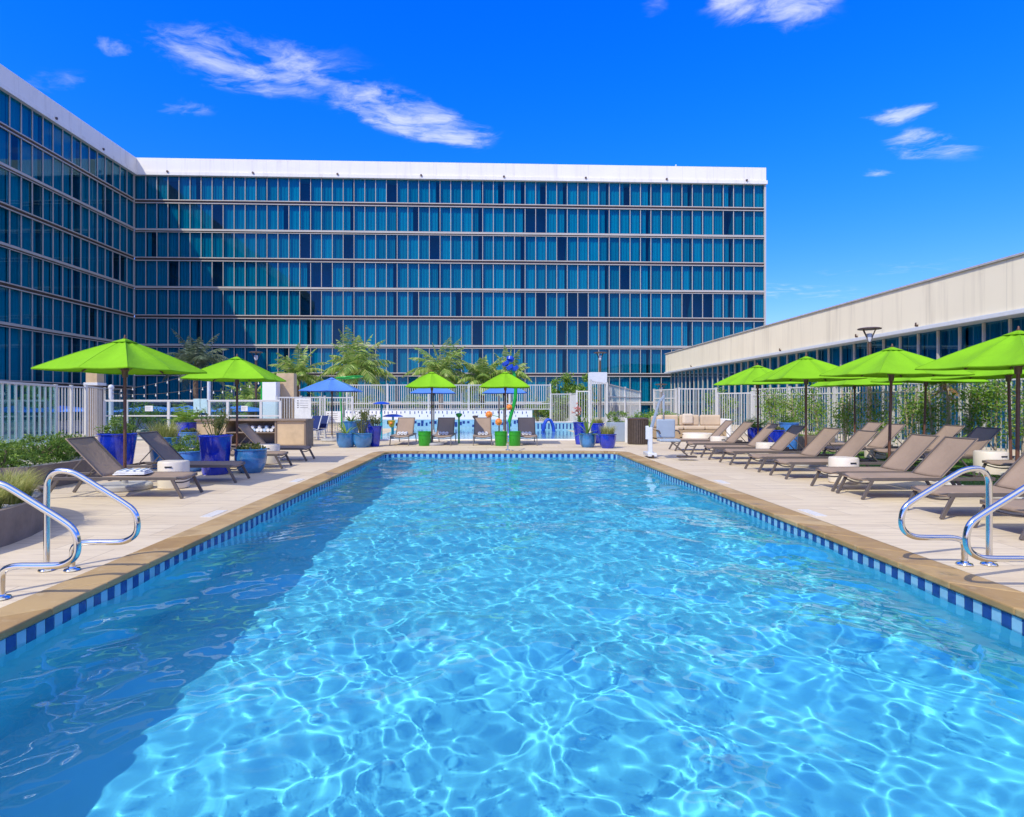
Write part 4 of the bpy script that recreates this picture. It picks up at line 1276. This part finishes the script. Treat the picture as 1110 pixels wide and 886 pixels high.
# lower wall right of the splash pool
o = thing('pool_wall', 'low tiled wall at the right end of the splash pool', 'wall', (*at(577, 31.5), 0))
wl2 = at(628, 31.5)[0] - at(577, 31.5)[0]
mb = MB(); mb.bb(0, wl2, 0, .3, 0, .42); mb.build('wall', M['tile_light'], o, bevel=.008)
mb = MB(); mb.bb(-.02, wl2 + .02, -.02, .32, .42, .46); mb.build('cap', M['white'], o)
mb = MB()
for k in range(13): mb.bb(.08 + k * .19, .15 + k * .19, -.008, .01, .08, .36)
mb.build('dash_tiles', M['tile_dark'], o)

mb = MB()
kx0, kx1 = at(398, 24)[0], at(641, 24)[0]
mb.add([(kx0, 23.3, .012), (kx1, 23.3, .012), (kx1, 31.4, .012), (2.6, 33.9, .012), (kx0, 33.9, .012)], [(0, 1, 2, 3, 4)])
mk, t, p = base_mat('splash_water'); co = t.n('TexCoord').outputs['Object']
t.put(p.inputs['Base Color'], t.mix(t.smooth(t.noise(co, .8, 3), .4, .6), (.10, .30, .38), (.22, .42, .50))); p.inputs['Roughness'].default_value = .08
b = t.n('Bump'); b.inputs['Strength'].default_value = .3; b.inputs['Distance'].default_value = .02; t.put(b.inputs['Height'], t.noise(co, 5, 4)); t.put(p.inputs['Normal'], b.outputs[0])
tag(mb.build('splash_water', mk), kind='structure')
mb = MB(); mb.bb(kx0 - .2, kx1 + .2, 23.1, 23.3, .001, .05); tag(mb.build('splash_pool_kerb', M['white'], bevel=.01), kind='structure')

# ------------------------------------------------------------------ splash pool toys
def zpx(py, d): return EYE + (437 - py) * d / FPX
d = 25.5
x0 = at(551, d)[0]
o = thing('spray_pole', 'tall curved green spray pole topped by blue water buckets behind the right far umbrella', 'water toy', (x0, d, 0))
pts = smooth_line([(0, 0, 0), (.0, 0, .5), (.12, 0, .95), (.28, 0, 1.5), (.33, 0, 2.1), (.25, 0, 2.7), (.10, 0, 3.05)], 3)
mb = MB(); mb.tube(pts, .075, 14); mb.build('pole', M['toygreen'], o, smooth=50)
for a, b_, c_ in ((-.06, 3.02, 'toyblue'), (.12, 2.86, 'toyblue'), (.34, 2.82, 'toyblue'), (.05, 3.22, 'toyblue')):
    mb = MB(); mb.lathe([(.03, 0), (.15, .05), (.17, .18), (.15, .2), (.13, .19), (.05, .08)], 18, (0, 0, 0)); bo = mb.build('bucket', M[c_], o, smooth=45)
    bo.location = (a, rnd.uniform(-.12, .12), b_); bo.rotation_euler = (rnd.uniform(-.5, .5), rnd.uniform(-.6, .6), 0)
o = thing('spray_post', 'dark spray post with orange flower discs left of the green spray pole', 'water toy', (at(541, d)[0], d, 0))
mb = MB(); mb.tube([(0, 0, 0), (0, 0, zpx(429, d))], .03, 10); mb.build('post', M['bronze'], o, smooth=40)
for px_, py_, s in ((530, 449.5, .145), (540.5, 457.5, .145), (552, 441.5, .12)):
    mb = MB()
    for k in range(9):
        a = 2 * PI * k / 9; mb.ball((math.cos(a) * s * .72, 0, math.sin(a) * s * .72), s * .36, 6, (1, .5, 1))
    mb.ball((0, -.02, 0), s * .62, 8, (1, .6, 1))
    f = mb.build('flower_disc', M['orange'], o, smooth=True); f.location = (at(px_, d)[0] - at(541, d)[0], -.1, zpx(py_, d))
    mb = MB(); mb.tube([(0, 0, zpx(py_, d) - .1), (f.location.x, -.06, f.location.z)], .015, 6); mb.build('arm', M['toygreen'], o)
def nozzle(label, px, pytop, m_, d=25.5):
    o = thing('spray_nozzle', label, 'water toy', (at(px, d)[0], d, 0)); h_ = zpx(pytop, d)
    mb = MB(); mb.tube([(0, 0, 0), (0, 0, h_ - .06)], .032, 10); mb.build('post', M[m_], o, smooth=40)
    mb = MB(); mb.lathe([(.03, -.12), (.11, -.03), (.12, .02), (.05, .05), (0, .05)], 14, (0, 0, h_ - .03), cap=False); mb.build('nozzle', M[m_], o, smooth=45)
nozzle('short green spray nozzle right of the second far lounger', 497.5, 448.5, 'toygreen', 21.6)
nozzle('short dark spray nozzle behind the third far lounger', 515, 451, 'bronze')
def mushroom(label, px, py, d, r):
    o = thing('splash_mushroom', label, 'water toy', (at(px, d)[0], d, 0)); h_ = zpx(py, d)
    mb = MB(); mb.tube([(0, 0, 0), (0, 0, h_)], .045, 12); mb.build('post', M['toyteal'], o, smooth=40)
    mb = MB(); mb.lathe([(0, .10), (r * .4, .09), (r * .8, .045), (r, 0), (r * .9, -.02), (r * .4, .03), (0, .04)], 28, (0, 0, h_), cap=False); mb.build('dome', M['toyblue'], o, smooth=50)
mushroom('taller blue splash mushroom on a teal post right of the blue umbrella', 413.5, 438, 26, .38)
mushroom('lower blue splash mushroom behind the leftmost far lounger', 426, 451.5, 26.5, .46)
d = 24.5
o = thing('water_flower', 'yellow flower cup spray with orange centre beside the leftmost far lounger', 'water toy', (at(424.5, d)[0], d, 0))
mb = MB(); mb.tube([(0, 0, 0), (0, 0, .55)], .02, 8); mb.build('stem', M['toyteal'], o)
mb = MB(); mb.lathe([(.05, .45), (.11, .52), (.15, .72), (.17, .74), (.12, .70), (.04, .55)], 16); mb.build('cup', M['yellow'], o, smooth=50)
mb = MB(); mb.ball((0, -.1, .62), .075, 7); mb.build('centre', M['orange'], o, smooth=True)
d = 28.5
o = thing('green_hoop', 'green water hoop on a leaning post behind the blue umbrella', 'water toy', (at(370, d)[0], d, 0))
mb = MB(); mb.tube(smooth_line([(.05, 0, 0), (.02, 0, .9), (-.06, 0, 1.7), (-.02, 0, 2.55)], 2), .05, 10); mb.build('post', M['toygreen'], o, smooth=50)
mb = MB(); mb.tube([(.38 + .62 * math.cos(2 * PI * k / 36), .62 * math.sin(2 * PI * k / 36), 2.66 + .05 * math.cos(2 * PI * k / 36)) for k in range(37)], .045, 10); mb.build('ring', M['toygreen'], o, smooth=50)
def toy_arch(label, px, d):
    o = thing('slide_arch', label, 'water toy', (at(px, d)[0], d, 0))
    for s in (-.14, 0, .14):
        mb = MB(); mb.tube([(.30 * math.cos(PI * k / 14) * (1 - abs(s)), s * 2, .62 * math.sin(PI * k / 14)) for k in range(15)], .06, 10); mb.build('hoop', M['toyblue'], o, smooth=50)
toy_arch('small blue tunnel of hoops in front of the low tiled wall', 594.5, 30.2)

# navy chairs by the gate
def navy_chair(label, px, d, g=True):
    o = thing('navy_chair', label, 'chair', (at(px, d)[0], d, 0), R(160), 'navy chairs by the picket gate')
    mb = MB(); mb.bar((-.22, -.05, .42), (-.22, .42, .36), .03, .03); mb.bar((.22, -.05, .42), (.22, .42, .36), .03, .03)
    mb.bar((-.22, -.05, .42), (-.22, -.28, .95), .03, .03); mb.bar((.22, -.05, .42), (.22, -.28, .95), .03, .03); mb.build('frame', M['ltgrey'], o)
    for sx in (-.22, .22):
        for y0_, y1_ in ((.4, .42), (-.02, -.06)):
            mb = MB(); mb.bar((sx, y0_, .38), (sx, y1_, 0), .028, .028, (1, 0, 0)); mb.build('leg', M['ltgrey'], o)
    mb = MB(); mb.bar((0, -.04, .425), (0, .42, .37), .42, .015); mb.build('seat', M['navy'], o)
    mb = MB(); mb.bar((0, -.06, .45), (0, -.285, .94), .42, .015, (0, 1, 0)); mb.build('backrest', M['navy'], o)
navy_chair('navy sling chair right of the tan towel bar, left one of two', 339, 23.4)
navy_chair('navy sling chair right of the tan towel bar, right one of two', 347.5, 23.8)

# ------------------------------------------------------------------ pool lift
x, y = P(704.5, 496)
o = thing('pool_lift', 'pool lift with a grey plastic chair on a white wheeled base', 'pool lift', (x, y, 0), R(-4))
mb = MB(); mb.bb(-.05, .06, -.07, .08, .10, .80); mb.bb(-.11, -.03, -.05, .07, .48, .84); mb.build('column', M['ltgrey'], o, bevel=.015)
mb = MB(); mb.bb(-.12, .12, -.35, .35, .05, .14); mb.build('base', M['ltgrey'], o, bevel=.015)
for sy in (-.3, .3):
    mb = MB(); mb.tube([(-.02, sy, .06), (.04, sy, .06)], .06, 14); mb.build('wheel', M['slat'], o, smooth=40)
mb = MB(); mb.bar((0, 0, .72), (.25, 0, 1.50), .045, .055); mb.bar((.25, 0, 1.50), (.36, 0, 1.62), .06, .06); mb.tube([(.36, 0, 1.66), (.36, 0, 1.2)], .028, 10); mb.tube([(.06, 0, .75), (.2, 0, 1.24)], .018, 8)
mb.build('arm', M['grey_plastic'], o, bevel=.008)
mb = MB(); mb.tube([(.36, 0, 1.7), (.36, 0, .55), (.40, 0, .42)], .025, 10); mb.build('hanger', M['steel'], o, smooth=40)
vs = []
mb = MB(); mb.bb(.17, .66, -.03, .04, .52, 1.02); bk2 = mb.build('backrest', M['grey_plastic'], o, bevel=.05)
mb = MB(); mb.bb(.16, .70, -.46, -.02, .44, .51); mb.build('seat', M['grey_plastic'], o, bevel=.03)
for sx in (.18, .68):
    mb = MB(); mb.tube(smooth_line([(sx, 0, .72), (sx, -.3, .72), (sx, -.42, .66)], 2), .02, 8); mb.build('armrest', M['slat'], o, smooth=40)
mb = MB(); mb.tube(smooth_line([(.45, -.40, .46), (.62, -.55, .30), (.80, -.70, .12)], 2), .02, 8); mb.bb(.55, 1.0, -.86, -.62, .075, .11); mb.build('footrest', M['slat'], o)

# sofa and ottoman
def cushion(mb, c, d_, rz=0., ry=0.):
    mb.box(c, d_, rz, ry)
o = thing('corner_sofa', 'beige L shaped outdoor sofa with plump cushions beside the white fence', 'sofa', (*at(752, 24.5), 0))
mb = MB(); mb.bb(-1.3, 1.4, .05, .85, .05, .34); mb.bb(-1.75, -.9, -1.1, .5, .05, .34); mb.build('base', M['wicker'], o, bevel=.02)
for x0_, x1_ in ((-1.28, -.40), (-.38, .48), (.50, 1.38)):
    mb = MB(); mb.bb(x0_, x1_, .02, .72, .35, .50); mb.build('seat_cushion', M['cushion'], o, bevel=.05)
    mb = MB(); mb.box(((x0_ + x1_) / 2, .76, .72), (x1_ - x0_ - .02, .2, .46), 0, 0); b = mb.build('back_cushion', M['cushion'], o, bevel=.07)
mb = MB(); mb.bb(-1.72, -.93, -1.08, -.02, .35, .50); mb.build('seat_cushion', M['cushion'], o, bevel=.05)
mb = MB(); mb.bb(-1.78, -1.56, -1.05, .0, .48, .92); mb.build('back_cushion', M['cushion'], o, bevel=.07)
mb = MB(); mb.box((-.05, .62, .78), (.46, .16, .44), R(8)); mb.build('pillow', fabric_mat('pale_pillow', (.66, .56, .44)), o, bevel=.07)
mb = MB(); mb.box((1.42, .35, .42), (.14, .9, .75)); mb.build('armrest', M['white'], o, bevel=.03)
ot = drum('wide cream drum table in front of the beige sofa', (*at(756, 22.8), 0), .55, .30, 'ottoman')
ot['group'] = 'cream drum side tables'

# bin, box planter, plastic bins
o = thing('litter_bin', 'round dark slatted litter bin between the grey box planter and the pool lift', 'litter bin', (*P(691.5, 481.5), 0))
mb = MB()
for k in range(30):
    a = 2 * PI * k / 30; mb.box((.35 * math.cos(a), .35 * math.sin(a), .45), (.022, .058, .86), a)
mb.build('slats', M['slat'], o)
mb = MB(); mb.lathe([(0, .02), (.325, .02), (.325, .84), (0, .84)], 30, cap=False); mb.build('liner', M['dark'], o, smooth=40)
mb = MB(); mb.lathe([(.37, .86), (.38, .90), (.30, .93), (.16, .90), (.16, .86)], 30, cap=False); mb.build('lid', M['bronze'], o, smooth=40)
o = thing('box_planter', 'square grey blue planter box with trailing green plants left of the litter bin', 'planter', (*P(672, 479), 0))
mb = MB(); mb.bb(-.38, .34, 0, .7, 0, .72); mb.build('box', M['grey_plastic'], o, bevel=.02)
mb = MB(); leaves_in(mb, 900, clumpy(.5, .35, .25, .86, 24, random.Random(31)), .07, .6, random.Random(32)); f = mb.build('foliage', M['leaf'], o); f.location = (0, .35, 0)
o = thing('bollard', 'short white post at the left side of the litter bin', 'post', (*P(679, 480), 0))
mb = MB(); mb.bb(-.05, .05, -.05, .05, 0, .86); mb.bb(-.06, .06, -.06, .06, .86, .89); mb.build('post', M['white'], o, bevel=.01)
for px, lab in ((460.3, 'green plastic bin left of the left far umbrella pole'), (543.2, 'green plastic bin left of the right far umbrella pole'), (557.5, 'green plastic bin right of the right far umbrella pole')):
    o = thing('green_bin', lab, 'bin', (*P(px, 483.3), 0), 0, 'green bins at the far umbrellas')
    mb = MB(); mb.lathe([(0, 0), (.19, 0), (.2, .01), (.222, .46), (.232, .465), (.232, .485), (.21, .485), (.19, .03), (0, .03)], 32, cap=False); mb.build('tub', M['pgreen'], o, smooth=45)
    mb = MB(); mb.lathe([(.226, .36), (.234, .365), (.234, .375), (.226, .38)], 32, cap=False); mb.build('rim_band', M['pgreen'], o, smooth=45)

# ------------------------------------------------------------------ lamp posts
def lamp(label, px, py, d):
    h_ = zpx(py, d)
    o = thing('lamp_post', label, 'lamp post', (*at(px, d), 0), rnd.uniform(0, 6), 'bronze lamp posts')
    mb = MB(); mb.tube([(0, 0, 0), (0, 0, h_ - .55)], [.075, .06], 12); mb.build('pole', M['bronze'], o, smooth=40)
    mb = MB()
    for k in range(4):
        a = k * PI / 2 + .4; mb.tube(smooth_line([(0, 0, h_ - .6), (.08 * math.cos(a), .08 * math.sin(a), h_ - .4), (.26 * math.cos(a), .26 * math.sin(a), h_ - .06)], 2), .016, 6)
    mb.build('arm', M['bronze'], o)
    mb = MB(); mb.lathe([(0, .05), (.30, .02), (.36, 0), (.36, -.03), (.28, -.035), (0, -.02)], 24, (0, 0, h_ - .04), cap=False); mb.build('lamp_head', M['bronze'], o, smooth=35)
    mb = MB(); mb.lathe([(.05, -.5), (.10, -.38), (.09, -.22), (0, -.2)], 14, (0, 0, h_), cap=False); mb.build('lamp_glass', M['ltgrey'], o, smooth=40)
lamp('bronze lamp post with flared head behind the left green umbrellas', 277.5, 381, 33)
lamp('bronze lamp post with flared head above the tall grey screen', 650.5, 381.5, 34)
lamp('bronze lamp post standing out against the cream fascia of the low hall', 942.5, 355, 20.5)
lamp('short bronze lamp post at the corner of the low hall behind the pool lift', 716.5, 416, 36)

# posts and string lights on the left
def mast(label, px, pytop, d, r_=.05):
    o = thing('mast', label, 'post', (*at(px, d), 0)); h_ = zpx(pytop, d)
    mb = MB(); mb.tube([(0, 0, 0), (0, 0, h_)], r_, 12); mb.build('pole', M['ltgrey'], o, smooth=40)
    mb = MB(); mb.ball((0, 0, h_), r_ * 1.3, 6); mb.build('cap', M['ltgrey'], o, smooth=True)
mast('pale blue grey post behind the first cobalt pot', 120.5, 420, 25, .09)
mast('pale steel post carrying the string lights behind the glass railing', 226.5, 410, 24.5, .07)
def string(label, a, b, sag, nb):
    o = thing('string_lights', label, 'string lights', a, 0, 'string lights over the left terrace')
    A = Vector((0, 0, 0)); B = Vector(b) - Vector(a)
    pts = [A.lerp(B, i / 24) + Vector((0, 0, -sag * 4 * (i / 24) * (1 - i / 24))) for i in range(25)]
    mb = MB(); mb.tube(pts, .012, 5); mb.build('cable', M['cable'], o)
    for k in range(nb):
        t_ = (k + .5) / nb; p_ = A.lerp(B, t_) + Vector((0, 0, -sag * 4 * t_ * (1 - t_)))
        mb = MB(); mb.tube([(p_.x, p_.y, p_.z), (p_.x, p_.y, p_.z - .06)], .018, 6); mb.ball((p_.x, p_.y, p_.z - .08), .032, 5); mb.build('bulb', M['bulb'], o, smooth=True)
string('upper string of bulbs sagging behind the nearest left green umbrella', (*at(113, 25), zpx(424, 25)), (*at(226, 24.5), zpx(400, 24.5)), .15, 9)
string('lower string of bulbs sagging across the glass railing', (*at(113, 25), zpx(426, 25)), (*at(226, 24.5), zpx(419, 24.5)), .18, 9)
string('string of bulbs between the pale steel post and the second green umbrella', (*at(226.5, 24.5), zpx(424, 24.5)), (*at(285, 25), zpx(412, 25)), .15, 6)

# depth markers let into the deck
for (px, py, lab) in ((239, 557, 'white depth marker tiles set in the deck on the left pool side'), (872, 556, 'white depth marker tiles set in the deck on the right, nearer one'),
                      (790, 522.5, 'white depth marker tiles set in the deck on the right, farther one'), (316, 521, 'white depth marker tiles set in the deck on the left, farther one')):
    x, y = P(px, py); s = 1 if x > 0 else -1
    x = 3.72 + .36 + .16 if s > 0 else -3.12 - .34 - .16
    mb = MB()
    for k in range(3): mb.bb(-.075, .075, -.24 + k * .16, -.24 + k * .16 + .15, .0, .005)
    tag(mb.build('depth_marker', M['marker'], loc=(x, y, 0)), lab, 'marker tile', 'depth marker tiles')

# ------------------------------------------------------------------ palms, shrubs and young trees
def palm(label, px, pybase_z, d, hgt, nf, fl, m_='palm', seed=1, lean=(0, 0), wide=1.):
    rg = random.Random(seed)
    o = thing('palm_tree', label, 'palm tree', (*at(px, d), 0), 0, 'palms in front of the hotel')
    mb = MB(); k = 22
    pts = [(lean[0] * (i / k) ** 2, lean[1] * (i / k) ** 2, hgt * i / k) for i in range(k + 1)]
    mb.tube(pts, [(.20 - .05 * i / k) * (1.09 if i % 2 else .96) * (1 + .35 * (i > k - 3)) for i in range(k + 1)], 12); mb.build('trunk', M['trunk'], o, smooth=60)
    mb = MB()
    for i in range(nf):
        a = i * 2.39996 + rg.uniform(-.25, .25); e = .2 + 1.25 * ((i + .5) / nf) ** .85 + rg.uniform(-.12, .12)
        frond(mb, pts[-1], a, e, 1.18 * fl * rg.uniform(.75, 1.12), fl * .13 * wide, 24, rg, droop=1.45 - .45 * (i / nf), wd=.036)
    mb.build('crown', M[m_], o)
palm('shaded grey green palm tall behind the two left green umbrellas', 212, 0, 43, 4.1, 24, 2.6, 'palmb', 1, wide=1.05)
palm('green palm right of the tan timber wall, left neighbour of the biggest palm', 322, 0, 41, 3.1, 25, 2.2, 'palm', 2)
palm('biggest bushy palm above the blue umbrella', 383, 0, 40, 3.5, 34, 2.6, 'palm', 3, (.2, 0), 1.15)
palm('feathery arching palm above the left far green umbrella', 478, 0, 40, 3.3, 27, 2.6, 'palm', 4)
palm('shorter dense palm between the two far green umbrellas', 523, 0, 40, 2.8, 30, 1.9, 'palm', 5, wide=1.2)
palm('upright palm behind the blue buckets of the spray pole', 552, 0, 41, 3.2, 22, 1.9, 'palm', 6)
palm('small palm seen under the second left green umbrella', 272, 0, 34, 1.5, 18, 1.5, 'palm', 7)

def shrub(label, px, d, h_, rx, n_=1400, m_='leaf2', seed=1, ls=.11, group=None, name='shrub'):
    rg = random.Random(seed)
    o = thing(name, label, 'shrub', (*at(px, d), 0), 0, group)
    mb = MB()
    for q in range(7): mb.tube([(0, 0, 0), (rg.uniform(-.4, .4) * rx, rg.uniform(-.3, .3) * rx, h_ * .6)], .02, 5)
    mb.build('stem', M['trunk'], o)
    mb = MB(); leaves_in(mb, n_, clumpy(rx, rx * .8, h_ * .5, h_ * .52, 34, rg), ls, .5, rg); mb.build('foliage', M[m_], o)
BG = 'shrubs behind the fences'
shrub('bright green rounded bush above the lower fence left of the grey screen', 627, 36.5, 3.4, 1.15, 4200, seed=1, ls=.17, group=BG)
shrub('smaller bright green bush left of the rounded one behind the dense fence', 602, 36.5, 2.8, .8, 2600, seed=2, ls=.16, group=BG)
for k, (px, h_, rx, lab) in enumerate(((392, 2.1, 1.1, 'green bush behind the left end of the splash wall fence'), (452, 2.0, .9, 'green bush behind the fence above the leftmost far lounger'),
                                       (512, 2.2, 1.0, 'green bush behind the splash wall fence left of the orange discs'), (345, 2.0, 1.0, 'bright green bush behind the notice board fence'),
                                       (583, 1.9, .9, 'green bush behind the fence above the rightmost far lounger'))):
    shrub(lab, px, 37.5 + k * .3, h_, rx, 1500, ('leaf', 'leaf2')[k % 2], 10 + k, group=BG)
for k, (px, d, h_, rx, lab) in enumerate(((145, 27, 1.6, .9, 'dark bush behind the glass railing near the left fence corner'), (250, 27.5, 2.0, .9, 'light green bush behind the glass railing left of the white pillar'),
                                          (172, 28, 1.4, .9, 'bush behind the glass railing under the small white notice'))):
    shrub(lab, px, d, h_, rx, 1500, 'leaf', 30 + k, .1, BG)
for k, (px, d, h_, rx, lab) in enumerate(((708, 27.5, 1.15, .9, 'low light green bush behind the pool lift'), (692, 26.5, 1.0, .6, 'low green plant behind the litter bin'),
                                          (728, 27, 1.1, .55, 'low light green bush left of the sofa back'))):
    shrub(lab, px, d, h_, rx, 1300, 'leaf2', 50 + k, .09, BG)
shrub('bright green bush above the fence behind the sofa', 781, 29, 2.3, .8, 1800, 'leaf2', 61, .10, BG)

def young_tree(label, x, y, h_, rx, seed, n_=1100, lean=.2, m_='leaf2', low=.25):
    """thin pale trunks with sparse hanging foliage"""
    rg = random.Random(seed)
    o = thing('young_tree', label, 'tree', (x, y, 0), rg.uniform(0, 6), 'young trees along the lawn fence')
    mb = MB(); tips = []
    for q in range(rg.choice((1, 2))):
        a = rg.uniform(0, 6.28); t_ = (lean * math.cos(a), lean * math.sin(a), h_ * .85)
        mb.tube(smooth_line([(0, 0, 0), (t_[0] * .3, t_[1] * .3, h_ * .35), t_], 2), [.035 - .0016 * i for i in range(len(smooth_line([0, 0, 0] and [(0, 0, 0), (0, 0, 1), (0, 0, 2)], 2)))], 7)
        tips.append(Vector(t_))
        for b in range(9):
            f = rg.uniform(.35, 1); c = Vector(t_) * f; e = c + Vector((rg.gauss(0, .5) * rx, rg.gauss(0, .5) * rx, rg.uniform(0, .3)))
            mb.tube([c, e], [.012, .005], 5); tips += [e, c.lerp(e, .6)]
    mb.build('trunk', M['ptrunk'], o, smooth=60)
    mb = MB()
    def f():
        c = rg.choice(tips)
        return c + Vector((rg.gauss(0, .16), rg.gauss(0, .16), rg.gauss(-.10, .22)))
    leaves_in(mb, n_, f, .085, -.2, rg, .5); mb.build('crown', M[m_], o)
    return o
yt = [(836, 23.5, 2.1, .5), (862, 22.0, 2.15, .55), (888, 20.8, 2.2, .6), (916, 19.6, 2.2, .55), (948, 18.4, 2.1, .55), (985, 17.2, 2.2, .6), (1012, 16.4, 2.1, .5), (1050, 15.4, 2.1, .6), (1078, 14.8, 2.3, .7), (1108, 14.0, 2.2, .6)]
yl = ['young tree with sparse leaves left of the second front umbrella pole', 'young tree just left of the second front umbrella pole', 'young tree right of the second front umbrella pole',
      'young tree left of the farthest back row umbrella pole', 'young tree left of the third front umbrella pole', 'young tree right of the third front umbrella pole',
      'young tree beside the middle back row umbrella pole', 'young tree next to the dried palm leaf', 'young tree with pale leaning trunk left of the nearest front pole', 'young tree behind the nearest front umbrella pole at the photo edge']
for k, (px, d, h_, rx) in enumerate(yt): young_tree(yl[k], min(at(px, d)[0], 12.9), d, h_, rx, 70 + k, 1250)
# dried palm leaf hanging from a thin stake
o = thing('dried_palm', 'small palm with a dried orange leaf against the white fence on the right', 'palm tree', (12.15, 15.9, 0))
mb = MB(); mb.tube([(0, 0, 0), (.02, 0, 1.2), (0, 0, 2.0)], .035, 8); mb.build('trunk', M['ptrunk'], o, smooth=50)
mb = MB(); rg = random.Random(3)
for k in range(5): frond(mb, (0, 0, 1.75 + .06 * k), k * 2.4, rg.uniform(-.9, .5), rg.uniform(.3, .55), .07, 12, rg, 1.1)
mb.build('dead_fronds', M['dry'], o)
mb = MB()
for k in range(6): frond(mb, (0, 0, 1.98), k * 2.4 + 1, rg.uniform(.4, 1.2), .6, .14, 14, rg, .8)
mb.build('crown', M['palm'], o)
